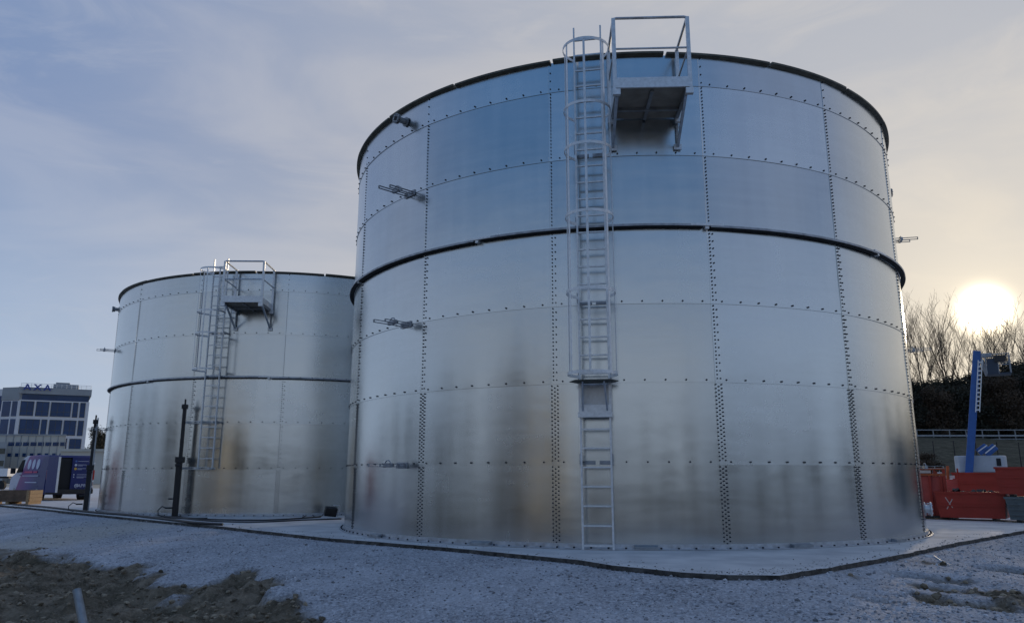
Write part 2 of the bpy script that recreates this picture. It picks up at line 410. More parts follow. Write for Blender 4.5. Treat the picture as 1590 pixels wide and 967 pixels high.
# concrete slab (the pavement the tanks stand on), edge broken a little
def slab():
    pts = []
    for (ax, ay), (bx, by) in zip(EDGE[:-1], EDGE[1:]):
        L_ = math.hypot(bx-ax, by-ay); k = max(1, int(L_/0.12)) if ay < 30 and by < 32 else 1
        for i in range(k):
            t = i/k; x = ax+(bx-ax)*t; y = ay+(by-ay)*t
            if k > 1:
                rough_ = 0.035 if x > 3 else 0.012
                q = float(fbm(np.array([x*5.0]), np.array([y*5.0]), 3)[0]); y += q*rough_*2.2
            pts.append((x, y))
    pts += [(26, 31), (26, 36), (-60, 80)]
    mb = MB(); k = len(pts)
    mb.mi = 0; mb.add([(x, y, 0.0) for x, y in pts], [tuple(range(k))])
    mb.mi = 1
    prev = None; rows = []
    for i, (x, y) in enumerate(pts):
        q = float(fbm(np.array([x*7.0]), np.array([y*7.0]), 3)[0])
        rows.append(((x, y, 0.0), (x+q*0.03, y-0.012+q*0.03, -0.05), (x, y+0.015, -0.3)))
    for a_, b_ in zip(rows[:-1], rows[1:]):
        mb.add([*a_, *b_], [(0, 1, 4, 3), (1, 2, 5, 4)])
    return mb
m_pad = mat('frosted_concrete', (0.58, 0.58, 0.59), 0.85, 0, 0.22, 1.7, bump=0.4, bs=30, bd=0.01, col2=(0.70, 0.69, 0.68), detail=8)
m_edge = mat('rough_edge_with_shade', (0.035, 0.034, 0.032), 0.9, 0, 0.5, 9, bump=0.8, bs=20, bd=0.03, col2=(0.11, 0.10, 0.09))  # dark slab side, with the edge's black shadow put into its colour
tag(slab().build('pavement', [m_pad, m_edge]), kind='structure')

# loose stones and clods
def stones(name, n, region, size, cols, kind_mask, seed):
    rs = np.random.RandomState(seed)
    ico = [(0, 0, 1), (0.89, 0, 0.45), (0.28, 0.85, 0.45), (-0.72, 0.53, 0.45), (-0.72, -0.53, 0.45), (0.28, -0.85, 0.45), (0.72, 0.53, -0.45), (-0.28, 0.85, -0.45), (-0.89, 0, -0.45), (-0.28, -0.85, -0.45), (0.72, -0.53, -0.45), (0, 0, -1)]
    fc = [(0, 1, 2), (0, 2, 3), (0, 3, 4), (0, 4, 5), (0, 5, 1), (1, 6, 2), (2, 7, 3), (3, 8, 4), (4, 9, 5), (5, 10, 1), (6, 7, 2), (7, 8, 3), (8, 9, 4), (9, 10, 5), (10, 6, 1), (11, 7, 6), (11, 8, 7), (11, 9, 8), (11, 10, 9), (11, 6, 10)]
    ico = np.array(ico); P = region(rs, n)
    d = edge_dist(P[:, 0], P[:, 1]); P = P[d > 0.03]; dmk = dirt_mask(P[:, 0], P[:, 1])
    P = P[(dmk > 0.4) == kind_mask]
    z = gheight(P[:, 0], P[:, 1]); n = len(P)
    s = size(rs, n)
    V = ico[None]*(1+rs.uniform(-0.3, 0.3, (n, 12, 1)))*(s[:, None, None]*rs.uniform(0.6, 1.2, (n, 1, 3))*np.array([1, 1, 0.7]))
    a = rs.rand(n)*6.28; c, s_ = np.cos(a)[:, None], np.sin(a)[:, None]
    V = np.stack([V[..., 0]*c-V[..., 1]*s_, V[..., 0]*s_+V[..., 1]*c, V[..., 2]], -1)
    V += np.stack([P[:, 0], P[:, 1], z+s*0.15], -1)[:, None, :]
    Fa = (np.array(fc)[None]+12*np.arange(n)[:, None, None]).reshape(-1, 3)
    me = bpy.data.meshes.new(name); me.from_pydata(V.reshape(-1, 3).tolist(), [], Fa.tolist())
    at_ = me.attributes.new('tone', 'FLOAT', 'POINT'); at_.data.foreach_set('value', np.repeat(rs.rand(n), 12).astype(np.float32))
    m = bpy.data.materials.new(name+'_stone'); m.use_nodes = True; t = m.node_tree; p = t.nodes['Principled BSDF']; p.inputs['Roughness'].default_value = 0.9
    a_ = t.nodes.new('ShaderNodeAttribute'); a_.attribute_name = 'tone'; mx = t.nodes.new('ShaderNodeMix'); mx.data_type = 'RGBA'
    t.links.new(a_.outputs['Fac'], mx.inputs[0]); mx.inputs[6].default_value = (*cols[0], 1); mx.inputs[7].default_value = (*cols[1], 1); t.links.new(mx.outputs[2], p.inputs['Base Color'])
    me.materials.append(m); o = bpy.data.objects.new(name, me); C.objects.link(o); return o
def wedge(ymin, ymax):
    def f(rs, n):
        y = ymin+(ymax-ymin)*rs.rand(n)**1.7; x = y*rs.uniform(-0.72, 0.72, n); return np.stack([x, y], -1)
    return f
o = stones('gravel', 42000, wedge(6.0, 22), lambda rs, n: 0.005+0.013*rs.rand(n)**2+0.018*rs.rand(n)**20, ((0.14, 0.145, 0.155), (0.62, 0.63, 0.67)), False, 11)
tag(o, 'pale frosted gravel covering the bank below the concrete slab', 'gravel', kind='stuff')
def spill(rs, n):
    i = rs.randint(1, len(EDGE)-2, n); t = rs.rand(n); E_ = np.array(EDGE); P = E_[i]*(1-t)[:, None]+E_[i+1]*t[:, None]
    return P+np.stack([rs.normal(0, 0.25, n), np.abs(rs.normal(0, 0.22, n))+0.02], -1)
_st = stones
def stones_on_slab():
    global edge_dist, gheight
    e0, g0 = edge_dist, gheight
    edge_dist = lambda x, y: np.ones_like(x); gheight = lambda x, y: np.where(e0(x, y) < 0, 0.0, g0(x, y))
    o = _st('loose_chippings', 1500, spill, lambda rs, n: 0.004+0.012*rs.rand(n)**3, ((0.08, 0.075, 0.07), (0.45, 0.44, 0.42)), False, 21)
    edge_dist, gheight = e0, g0
    return o
tag(stones_on_slab(), 'loose chippings spilled along the edge of the concrete slab', 'chippings', kind='stuff')
o = stones('soil_clods', 26000, wedge(6.0, 19), lambda rs, n: 0.008+0.045*rs.rand(n)**4, ((0.075, 0.058, 0.036), (0.34, 0.28, 0.20)), True, 12)
tag(o, 'brown lumpy soil clods scattered over the bare dirt', 'soil', kind='stuff')

# ------------------------------------------------------------------ tanks
R0 = 5.857; DT = 2*PI/15
def lp(a, r, z): return Vector((r*math.sin(a), -r*math.cos(a), z))
def frame(a):                                       # radial out, tangent (increasing theta), up
    return Vector((math.sin(a), -math.cos(a), 0)), Vector((math.cos(a), math.sin(a), 0))
def tank(root, th, zs, stiff_k, seed, bolts_rows):
    rs = random.Random(seed)
    kinks = [rs.uniform(0.004, 0.011) for _ in range(15)]
    for k in range(len(zs)-1):
        z0, z1 = zs[k], zs[k+1]
        V = []; Fs = []; tone = []
        for i in range(15):
            dev = kinks[i]*rs.uniform(0.7, 1.3); tl = rs.uniform(-0.004, 0.004); tn = rs.random()
            n = 14; o = len(V)
            for j in range(n+1):
                s = j/n; a = th+DT*(i+s)
                q = -dev*(1-(2*s-1)**2)+0.005*(1-s)
                for z, dr in ((z0, 0.004), (z0, 0.010), ((z0+z1)/2, 0.005+tl), (z1, 0.0)):
                    lip = z == z0 and dr == 0.004
                    V.append(lp(a, R0+q+(dr if not lip else -0.004), z-(0.012 if z == z0 and k else 0))); tone.append(tn)
            for j in range(n):
                b = o+4*j
                for r_ in range(3): Fs.append((b+r_, b+4+r_, b+5+r_, b+r_+1))
            b = len(V)                              # lip at the start of the sheet
            for z in (z0, z1): V += [lp(th+DT*i-0.0004, R0+0.006+(0.010 if z == z0 else 0), z), lp(th+DT*i-0.0004, R0-0.004, z)]; tone += [tn]*2
            Fs.append((b, b+2, b+3, b+1))
        me = bpy.data.meshes.new('shell_course'); me.from_pydata([tuple(v) for v in V], [], Fs); me.update()
        me.polygons.foreach_set('use_smooth', [True]*len(me.polygons))
        # keep the lap edge crisp
        at_ = me.attributes.new('tone', 'FLOAT', 'POINT'); at_.data.foreach_set('value', tone)
        me.materials.append(M['shell'])
        me.set_sharp_from_angle(angle=math.radians(25))
        o = bpy.data.objects.new('shell_course', me); C.objects.link(o); o.parent = root
    # bolts
    mb = MB()
    def bolt(a, z, r=0.0118, h=0.012, up=False):
        o_, t_ = frame(a); c = lp(a, R0+0.002, z)
        vs = []
        for hh in (0, h+0.008):
            for q in range(6):
                g = PI*q/3; vs.append(c+o_*hh+t_*(r*math.cos(g))+Vector((0, 0, r*math.sin(g))))
        mb.add(vs, [(6, 7, 8, 9, 10, 11)]+[(q, (q+1) % 6, (q+1) % 6+6, q+6) for q in range(6)])
    for i in range(15):
        a0 = th+DT*i
        for k in range(len(zs)-1):
            z0, z1 = zs[k]+0.05, zs[k+1]-0.04; mode = bolts_rows[k]; pitch = 0.057
            if mode == 0: pitch = 0.115
            n = int((z1-z0)/pitch)
            for j in range(n+1):
                z = z0+(z1-z0)*j/n
                if mode in (0, 1, 2): bolt(a0+0.006, z)
                if mode == 2 and j % 2 == 0: bolt(a0+0.0145, z)
                if mode == 3:
                    bolt(a0+0.001, z); bolt(a0+0.0165, z)
                    if j < n: bolt(a0+0.0088, z+0.0285)
    for k in range(1, len(zs)-1):
        for i in range(15):
            for j in range(8):
                bolt(th+DT*(i+(j+0.5)/8)+0.004, zs[k]+0.028, 0.0135)
    tag(mb.build('bolts', M['bolt'], root, fix=False), kind='stuff')
    # intermediate stiffener: angle segments with open gaps and splice plates
    zk = zs[stiff_k]
    nseg = 10; off = 0.11
    st = MB()
    for i in range(nseg):
        a0 = off+2*PI*i/nseg+0.009; a1 = off+2*PI*(i+1)/nseg-0.009; zk = zs[stiff_k]+0.016*(i % 2)
        st.mi = 0
        st.ring([(R0+0.012, zk+0.014), (R0+0.10, zk+0.014), (R0+0.10, zk-0.020), (R0+0.094, zk-0.020), (R0+0.094, zk+0.008), (R0+0.012, zk+0.008)], a0, a1, 30)
        st.mi = 1  # black band paints the shade beneath the channel
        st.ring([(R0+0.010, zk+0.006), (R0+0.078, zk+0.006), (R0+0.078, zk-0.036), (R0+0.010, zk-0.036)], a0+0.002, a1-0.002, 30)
        st.mi = 2
        st.ring([(R0+0.012, zk+0.044), (R0+0.018, zk+0.044), (R0+0.018, zk+0.015), (R0+0.012, zk+0.015)], a0, a1, 30)
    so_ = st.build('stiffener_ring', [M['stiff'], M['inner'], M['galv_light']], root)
    for i in range(nseg):
        a = off+2*PI*i/nseg; sp = MB()
        zk = zs[stiff_k]+0.010; sp.ring([(R0+0.02, zk+0.026), (R0+0.106, zk+0.026), (R0+0.106, zk-0.006), (R0+0.020, zk-0.006)], a-0.030 if i % 2 else a-0.045, a+0.045, 6)
        sp.ring([(R0+0.012, zk-0.002), (R0+0.085, zk-0.008), (R0+0.085, zk-0.05), (R0+0.012, zk-0.05)], a-0.005, a+0.005, 2)
        sp.build('splice_plate', M['galv_light'], so_)
    # rim angle
    rm = MB(); zt = zs[-1]
    for i in range(20):
        a0 = 0.02+2*PI*i/20+0.004; a1 = 0.02+2*PI*(i+1)/20-0.004; lift = 0.012*(i % 2)
        rm.ring([(R0-0.04, zt+0.030+lift), (R0+0.070, zt+0.026+lift), (R0+0.070, zt-0.006+lift), (R0+0.012, zt-0.026), (R0-0.04, zt-0.03)], a0, a1, 16)
    rm.build('rim_angle', M['rim'], root)
    # base angle with its bolts and splice boxes
    ba = MB()
    ba.ring([(R0+0.010, 0.004), (R0+0.105, 0.004), (R0+0.105, 0.014), (R0+0.024, 0.016), (R0+0.024, 0.075), (R0+0.010, 0.075)], 0, 2*PI, 150)
    bo = ba.build('base_angle', M['galv'], root)
    bb = MB()
    for i in range(150):
        a = 2*PI*i/150; c = lp(a, R0+0.065, 0.02); bb.cyl(c, (0, 0, 1), 0.015, 0.03, 6)
    tag(bb.build('anchor_bolts', M['bolt'], bo), kind='stuff')
    return bo
def base_box(parent, a):
    mb = MB(); mb.ring([(R0+0.028, 0.016), (R0+0.115, 0.016), (R0+0.115, 0.05), (R0+0.028, 0.066)], a-0.028, a+0.028, 5)
    mb.build('splice_box', M['galv_dull'], parent)
def pipe_bracket(root, a, z, ln=0.62, flip=1):
    o_, t_ = frame(a); mb = MB(); u = Vector((0, 0, 1))
    for s in (-1, 1):
        b = lp(a, R0, z)+t_*0.085*s; e = ln*(1.0 if s < 0 else 0.82)
        for h in (-0.022, 0.022): mb.bar(b+u*h, b+o_*e+u*h, 0.035, 0.008)
        for q in (0.05, 0.5, 1.0): mb.bar(b+o_*(e*q)-u*0.026, b+o_*(e*q)+u*0.026, 0.035, 0.012, up=tuple(o_))
    pb = mb.build('pipe_bracket', M['galv_dull'], root)
    c = MB(); pts = []
    for i in range(9):
        g = PI*i/8; pts.append(lp(a, R0+0.30, z+0.03)+t_*0.07*math.cos(g)+u*0.05*math.sin(g))
    c.path(pts, 0.010, 6); cb_ = c.build('hoop', M['stiff'], pb); c = MB(); c.box(lp(a, R0+0.012, z), (0.02, 0.30, 0.10), Matrix((o_, t_, u)).transposed())
    c.build('wall_plate', M['stiff'], pb); c = MB(); c.bar(lp(a, R0+0.30, z)-t_*0.11, lp(a, R0+0.30, z)+t_*0.11, 0.05, 0.07)
    c.build('clamp', M['stiff'], pb)
def nozzle(root, a, z, r=0.055, fl=0.095, ln=0.24, m='galv_dull'):
    o_, t_ = frame(a); mb = MB()
    mb.tube(lp(a, R0-0.02, z), lp(a, R0+ln, z), r, n=20)
    nz = mb.build('nozzle', M[m], root)
    f = MB(); f.cyl(lp(a, R0+ln, z), o_, fl, 0.022, 24); f.cyl(lp(a, R0+0.03, z), o_, fl*0.95, 0.014, 24)
    if ln > 0.2: f.cyl(lp(a, R0+ln-0.04, z), o_, fl*0.97, 0.014, 24)
    for i in range(8):
        g = 2*PI*i/8; c = lp(a, R0+ln-0.02, z)+t_*fl*0.78*math.cos(g)+Vector((0, 0, 1))*fl*0.78*math.sin(g); f.cyl(c, o_, 0.009, 0.09, 6)
    f.build('flange', M[m], nz)
    d = MB(); d.cyl(lp(a, R0+ln+0.0125, z), o_, r*0.85, 0.004, 20); d.build('bore', M['inner'], nz)
def ladder(root, a, z0, z1, hoops, plat_side=1, gate=None, bars=5, half=0.215, hr=0.36, wide_bottom=True):
    o_, t_ = frame(a); u = Vector((0, 0, 1)); P = lambda x, r, z: lp(a, R0+r, 0)+t_*x+u*z
    root_l = MB()
    for s in (-1, 1): root_l.bar(P(s*half, 0.20, z0), P(s*half, 0.20, z1), 0.026, 0.052, up=tuple(o_))
    ld = root_l.build('ladder', M['galv_light'], root)
    n = int((z1-0.12-z0)/0.272)
    for i in range(n+1):
        z = z1-0.22-i*0.272
        if z < z0+0.05: break
        if gate and gate[0]-0.02 < z < gate[1]+0.0: continue
        m = MB(); m.bar(P(-half, 0.20, z), P(half, 0.20, z), 0.030, 0.022); m.build('rung', M['galv_light'], ld)
    zz = z0+1.2
    zz = math.ceil(z0/1.2+0.3)*1.2
    while zz < z1-1.0:                              # standoff brackets at the sheet joints
        m = MB()
        for s in (-1, 1):
            m.bar(P(s*half, 0.0, zz+0.02), P(s*half, 0.21, zz+0.02), 0.012, 0.05)
            m.bar(P(s*0.03, 0.012, zz+0.02), P(s*(half-0.02), 0.012, zz+0.02), 0.02, 0.055)
            m.box(P(s*(half+0.022), 0.20, zz+0.06), (0.012, 0.012, 0.16))
        m.build('standoff', M['stiff'], ld); zz += 1.2
    for zz in hoops:
        cage = MB()
        pts = [P(-half, 0.20, zz-0.0)]
        for i in range(21):
            g = PI+0.62-(PI+1.24)*i/20 if True else 0
            pts.append(P(hr*math.cos(g), 0.52+hr*math.sin(g), zz))
        pts.append(P(half, 0.20, zz))
        for p_, q_ in zip(pts[:-1], pts[1:]):
            d = (q_-p_).normalized(); side = d.cross(u)
            cage.bar(p_-d*0.004, q_+d*0.004, 0.006, 0.045)
        cage.build('cage_hoop', M['galv_light'], ld)
    for i in range(bars):
        g = PI+0.25-(PI+0.5)*i/(bars-1)
        m = MB(); x, r = (hr-0.008)*math.cos(g), 0.52+(hr-0.008)*math.sin(g)
        m.bar(P(x, r, hoops[0]), P(x, r, hoops[-1]), 0.034, 0.007, up=tuple((o_*math.sin(g)+t_*math.cos(g))))
        m.build('cage_bar', M['galv_light'], ld)
    if gate:
        g0, g1 = gate; m = MB()
        m.box(P(0, 0.235, g0+0.07), (0.47, 0.014, 0.15), Matrix((t_, o_, u)).transposed())
        m.box(P(0, 0.25, g0), (0.50, 0.05, 0.075), Matrix((t_, o_, u)).transposed())
        for s in (-1, 1): m.bar(P(s*(half+0.02), 0.18, g0-0.03), P(s*(half+0.02), 0.18, g1), 0.012, 0.07, up=tuple(o_))
        gt = m.build('safety_gate', M['galv_light'], ld)
        m = MB(); m.prism([(-0.245, 0.12), (-0.36, 0.34), (-0.25, 0.56), (0.25, 0.56), (0.36, 0.34), (0.245, 0.12)], g1, g1+0.010, Matrix.Translation(lp(a, R0, 0)) @ Matrix((t_, o_, u)).transposed().to_4x4())
        m.build('hatch_plate', M['rim'], gt)
        for s in (-1, 1):
            m = MB(); m.bar(P(s*(half-0.035), 0.24, g0+0.06), P(s*(half-0.06), 0.46, g1-0.005), 0.022, 0.022); m.build('gate_strut', M['galv'], gt)
        m = MB(); m.box(P(0, 0.06, (g0+g1)/2+0.06), (0.42, 0.006, g1-g0-0.1), Matrix((t_, o_, u)).transposed()); m.build('back_sheet', M['galv'], gt)
    return ld
def platform(root, a, zd, wd=1.06, dp=1.02, zw=0.5, rail=1.12):
    o_, t_ = frame(a); u = Vector((0, 0, 1)); P = lambda x, r, z: lp(a, R0+r, 0)+t_*x+u*z
    h = wd/2; Rm = Matrix((t_, o_, u)).transposed()
    m = MB(); m.box(P(0, dp/2+0.02, zd), (wd, dp, 0.03), Rm)
    pf = m.build('access_platform', M['under'], root)
    m = MB(); m.box(P(0, dp*0.5, zd-0.035), (0.05, dp*0.9, 0.035), Rm)
    m.box(P(0, dp*0.38, zd-0.04), (wd*0.95, 0.05, 0.05), Rm)
    for s in (-1, 1): m.box(P(s*(h-0.03), dp/2, zd-0.045), (0.05, dp, 0.06), Rm)
    m.build('joist', M['galv_dull'], pf)
    m = MB(); m.box(P(0, dp+0.035, zd+0.055), (wd+0.02, 0.008, 0.17), Rm); m.box(P(0, dp+0.045, zd-0.025), (wd+0.02, 0.03, 0.012), Rm)
    m.build('toe_board', M['galv_light'], pf)
    for s in (-1, 1):
        m = MB(); m.box(P(s*(h+0.006), dp/2, zd+0.055), (0.008, dp, 0.15), Rm); m.build('toe_board', M['galv_light'], pf)
    for s in (-1, 1):
        for r in (dp+0.02, 0.10):
            m = MB(); m.bar(P(s*(h+0.02), r, zd-0.10), P(s*(h+0.02), r, zd+rail), 0.055, 0.035); m.box(P(s*(h+0.0), r, zd-0.085), (0.11, 0.07, 0.09), Rm)
            m.build('post', M['galv_light'], pf)
    m = MB(); k = 0.045
    m.path([P(-(h+0.02), 0.10, zd+rail), P(-(h+0.02), dp-k, zd+rail), P(-(h+0.02)+k*0.3, dp+0.02-k*0.3, zd+rail), P(-(h+0.02)+k, dp+0.02, zd+rail), P(h+0.02-k, dp+0.02, zd+rail), P(h+0.02-k*0.3, dp+0.02-k*0.3, zd+rail), P(h+0.02, dp-k, zd+rail), P(h+0.02, 0.10, zd+rail)], 0.021, 8)
    m.build('top_rail', M['galv'], pf)
    m = MB(); m.path([P(-(h+0.02), 0.10, zd+rail*0.55), P(-(h+0.02), dp+0.02, zd+rail*0.55), P(h+0.02, dp+0.02, zd+rail*0.55), P(h+0.02, 0.10, zd+rail*0.55)], 0.017, 8)
    m.build('mid_rail', M['galv'], pf)
    for s in (-1, 1):
        m = MB(); m.bar(P(s*(h-0.02), dp*0.86, zd-0.05), P(s*(h-0.02), 0.02, zd-zw), 0.04, 0.04); m.box(P(s*(h-0.02), 0.02, zd-zw-0.01), (0.12, 0.02, 0.09), Rm); m.build('brace', M['galv'], pf)
        m = MB(); m.bar(P(s*(h-0.02), 0.02, zd-0.06), P(s*(h-0.02), 0.02, zd-zw), 0.03, 0.02); m.build('wall_strut', M['galv_dull'], pf)
    return pf

T1 = (2.3637, 17.362); T2 = (-7.1669, 26.6052)
t1 = thing('storage_tank', 'large galvanised bolted steel tank nearest the camera with full length caged ladder', 'tank', (*T1, 0))
bo = tank(t1, -1.1432, [0.006, 1.2, 2.4, 3.6, 4.8, 6.0, 7.2, 7.7215], 4, 5, [3, 3, 2, 2, 1, 1, 0])
def th_of(u, v, T):
    p = gnd(u, v); return math.atan2(p.x-T[0], T[1]-p.y)
for u, v in ((585, 834), (752, 846), (1005, 855), (1254, 852), (1407, 842)): base_box(bo, th_of(u, v, T1))
ladder(t1, -0.190, 0.01, 8.17, [2.46, 3.66, 4.82, 5.88, 6.54, 7.58], gate=(1.90, 2.37))
platform(t1, -0.043, 6.62)
for z in (6.0, 3.6, 1.2):
    pipe_bracket(t1, -0.80, z); pipe_bracket(t1, 1.36, z)
nozzle(t1, -0.83, 7.46); nozzle(t1, 1.33, 7.02, ln=0.17); nozzle(t1, 1.18, 0.42, 0.075, 0.13, 0.13, 'galv_light')

t2 = thing('storage_tank', 'lower galvanised bolted steel tank standing behind and left of the large one', 'tank', (*T2, 0))
tank(t2, -0.6719-DT*2, [0.006, 1.2, 2.4, 3.6, 4.8, 6.0, 6.5129], 3, 9, [3, 2, 2, 1, 1, 0])
ladder(t2, -0.136, 1.22, 6.86, [3.75, 4.70, 5.30, 6.45], bars=5, half=0.20)
platform(t2, 0.020, 5.47, wd=0.98, zw=0.53, rail=1.08)
for z in (4.8, 2.4): pipe_bracket(t2, -1.05, z, 0.5)
for z in (2.4, 1.2):
    o_, t_ = frame(-0.19); mb = MB(); c = lp(-0.19, R0+0.16, z+0.02)
    for s in (-1, 1): mb.bar(c-t_*0.42+Vector((0, 0, 0.02*s)), c+t_*0.42+Vector((0, 0, 0.02*s)), 0.03, 0.012)
    for s in (-0.4, 0, 0.4): mb.bar(lp(-0.19, R0, z+0.02)+t_*s, c+t_*s, 0.04, 0.05)
    mb.build('jack_bracket', M['galv_light'], t2)
nozzle(t2, -1.16, 6.22, ln=0.2)

# ------------------------------------------------------------------ jacks, light, cables on the slab
def jack(label, p, h1, h2, ang):
    t = thing('lifting_jack', label, 'jack', (p[0], p[1], 0), ang, 'black lifting jacks standing against the lower tank')
    m = MB(); m.box((0, 0, 0.012), (0.26, 0.26, 0.02)); m.build('foot_plate', M['black'], t)
    m = MB(); m.bar((0, 0, 0.02), (0, 0, h1), 0.13, 0.13); m.build('lower_mast', M['black'], t, bevel=0.01)
    m = MB(); m.bar((0.02, 0, h1), (0.02, 0, h2), 0.08, 0.08); m.build('upper_mast', M['black'], t, bevel=0.006)
    m = MB(); m.box((0.01, 0, h1+0.02), (0.20, 0.19, 0.15)); m.box((0, -0.09, h1-0.12), (0.15, 0.03, 0.06)); m.build('clamp', M['black'], t, bevel=0.01)
    m = MB(); m.box((0.02, 0, h2), (0.14, 0.12, 0.12)); m.tube((0.02, 0, h2+0.05), (0.02, 0, h2+0.20), 0.025); m.build('head', M['black'], t, bevel=0.01)
    m = MB(); m.box((0, -0.088, h1-0.12), (0.13, 0.006, 0.045)); m.build('plate', M['white'], t)
    m = MB(); m.tube((-0.08, 0, 0.22), (-0.26, 0, 0.22), 0.022); m.path([(-0.22, 0, 0.22), (-0.34, 0.02, 0.26), (-0.44, 0.03, 0.16), (-0.42, 0.02, 0.05), (-0.30, -0.05, 0.02)], 0.014, 6); m.build('valve', M['black'], t)
    m = MB(); m.tube((-0.06, 0, 0.45), (-0.2, 0, 0.45), 0.018); m.build('spigot', M['black'], t)
    return t
p = Vector((*T2, 0))+lp(-0.25, 6.15, 0); jack('black lifting jack mast beside the caged ladder of the lower tank', p, 1.42, 2.82, 0.1)
p = Vector((*T2, 0))+lp(-1.055, 6.20, 0); jack('black lifting jack mast at the far left edge of the lower tank', p, 1.25, 2.62, 0.5)
m = MB(); q_ = Vector((*T2, 0))+lp(-1.085, 6.12, 0); m.tube(q_, q_+Vector((0, 0, 2.75)), 0.022, n=8); tag(m.build('steel_rod', M['galv_light']), 'thin pale upright rod beside the leftmost lifting jack', 'rod')
#'thin black lifting jack mast mostly hidden behind the leftmost jack', p, 1.5, 2.7, 0.3)

t = thing('floodlight', 'small black work floodlight with bent pale tube frame on the slab', 'floodlight', gnd(513, 804, 0.0), 0.5)
m = MB(); m.box((0, 0, 0.16), (0.30, 0.14, 0.22), Euler((0.35, 0.1, 0)).to_matrix()); m.build('housing', M['black'], t, bevel=0.015)
m = MB()
for i in range(6): m.box((-0.12+i*0.048, 0.09, 0.17), (0.01, 0.06, 0.18), Euler((0.35, 0, 0)).to_matrix())
m.build('cooling_fins', M['black'], t)
m = MB(); m.path([(-0.2, 0.1, 0.012), (-0.2, -0.12, 0.012), (0.2, -0.12, 0.012), (0.2, 0.1, 0.012), (0.23, 0.02, 0.2), (0.2, -0.04, 0.31), (0.05, -0.05, 0.31)], 0.011, 6); m.build('tube_stand', M['galv_light'], t)
def cable(label, pts, r, z=0.0):
    P = [gnd(u, v, z)+Vector((0, 0, r*1.02+0.001)) for u, v in pts]
    Q = []
    for i in range(len(P)-1):
        p0 = P[max(i-1, 0)]; p1 = P[i]; p2 = P[i+1]; p3 = P[min(i+2, len(P)-1)]
        for k in range(8):
            s = k/8; Q.append(0.5*((2*p1)+(p2-p0)*s+(2*p0-5*p1+4*p2-p3)*s*s+(3*p1-p0-3*p2+p3)*s**3))
    Q.append(P[-1]); m = MB(); m.path(Q, r, 6); o = m.build('cable', M['cable'], smooth=True)
    return tag(o, label, 'cable', 'black cables lying on the slab')
cable('black cable running along the slab in front of the lower tank to the floodlight', [(238, 803), (300, 806), (360, 808), (420, 808), (470, 805), (498, 803)], 0.018)
cable('black cable lying lowest on the slab and passing under the large tank side', [(240, 800), (320, 809), (400, 811), (470, 808), (530, 806)], 0.016)
cable('short black cable end curving beside the middle lifting jack', [(247, 806), (262, 803), (300, 805), (322, 805)], 0.016)
cable('thick black hose following the slab edge at left', [(20, 784), (70, 788), (140, 796), (200, 801), (262, 808), (300, 813), (345, 816)], 0.030)
cable('black cable looping behind the floodlight', [(470, 803), (482, 799), (490, 803), (500, 801)], 0.012)

# timber pallet crate at far left
c = gnd(16, 783); t = thing('pallet_crate', 'shallow timber crate with pale corner batten at the left edge of the slab', 'crate', (c.x-0.2, c.y+0.5, 0.0), 0.12)
W_, D_, H_ = 1.5, 1.0, 0.42
for x in (-1, 0, 1): m = MB(); m.box((x*(W_/2-0.06), 0, 0.05), (0.10, D_, 0.10)); m.build('runner', M['wood'], t)
for i in range(3):
    m = MB(); m.box((0, -D_/2, 0.17+i*0.135), (W_, 0.03, 0.128)); m.build('side_board', M['woodd'], t)
    m = MB(); m.box((W_/2, 0, 0.17+i*0.135), (0.03, D_, 0.128)); m.build('end_board', M['wood'], t)
    m = MB(); m.box((0, D_/2, 0.17+i*0.135), (W_, 0.03, 0.128)); m.build('side_board', M['woodd'], t)
for x in (-1, 1): m = MB(); m.box((x*(W_/2-0.05), -D_/2-0.027, 0.30), (0.09, 0.025, 0.42)); m.build('corner_batten', M['wood'], t)
m = MB(); m.box((0, 0, 0.115), (W_, D_-0.05, 0.025)); m.build('deck', M['wood'], t)

# leaning tube in the dirt
p = gnd(134, 990, -0.57); q = at(119, 915, p.y+0.15)
m = MB(); d = (q-p).normalized(); m.tube(p-d*0.3, q, 0.042, n=16); o = m.build('steel_pipe', M['galv_dull'], smooth=False)
tag(o, 'short grey steel pipe leaning out of the brown dirt in the foreground', 'pipe')
m = MB(); pts = [(1428, 876), (1440, 881), (1452, 881), (1463, 887), (1478, 891)]
Q = [gnd(u, v, -0.20) for u, v in pts]
for p in Q: p.z = float(gheight(np.array([p.x]), np.array([p.y]))[0])+0.012
m.path(Q, 0.010, 5); tag(m.build('plastic_strip', M['white']), 'thin white plastic strip lying on the gravel at right', 'strip')

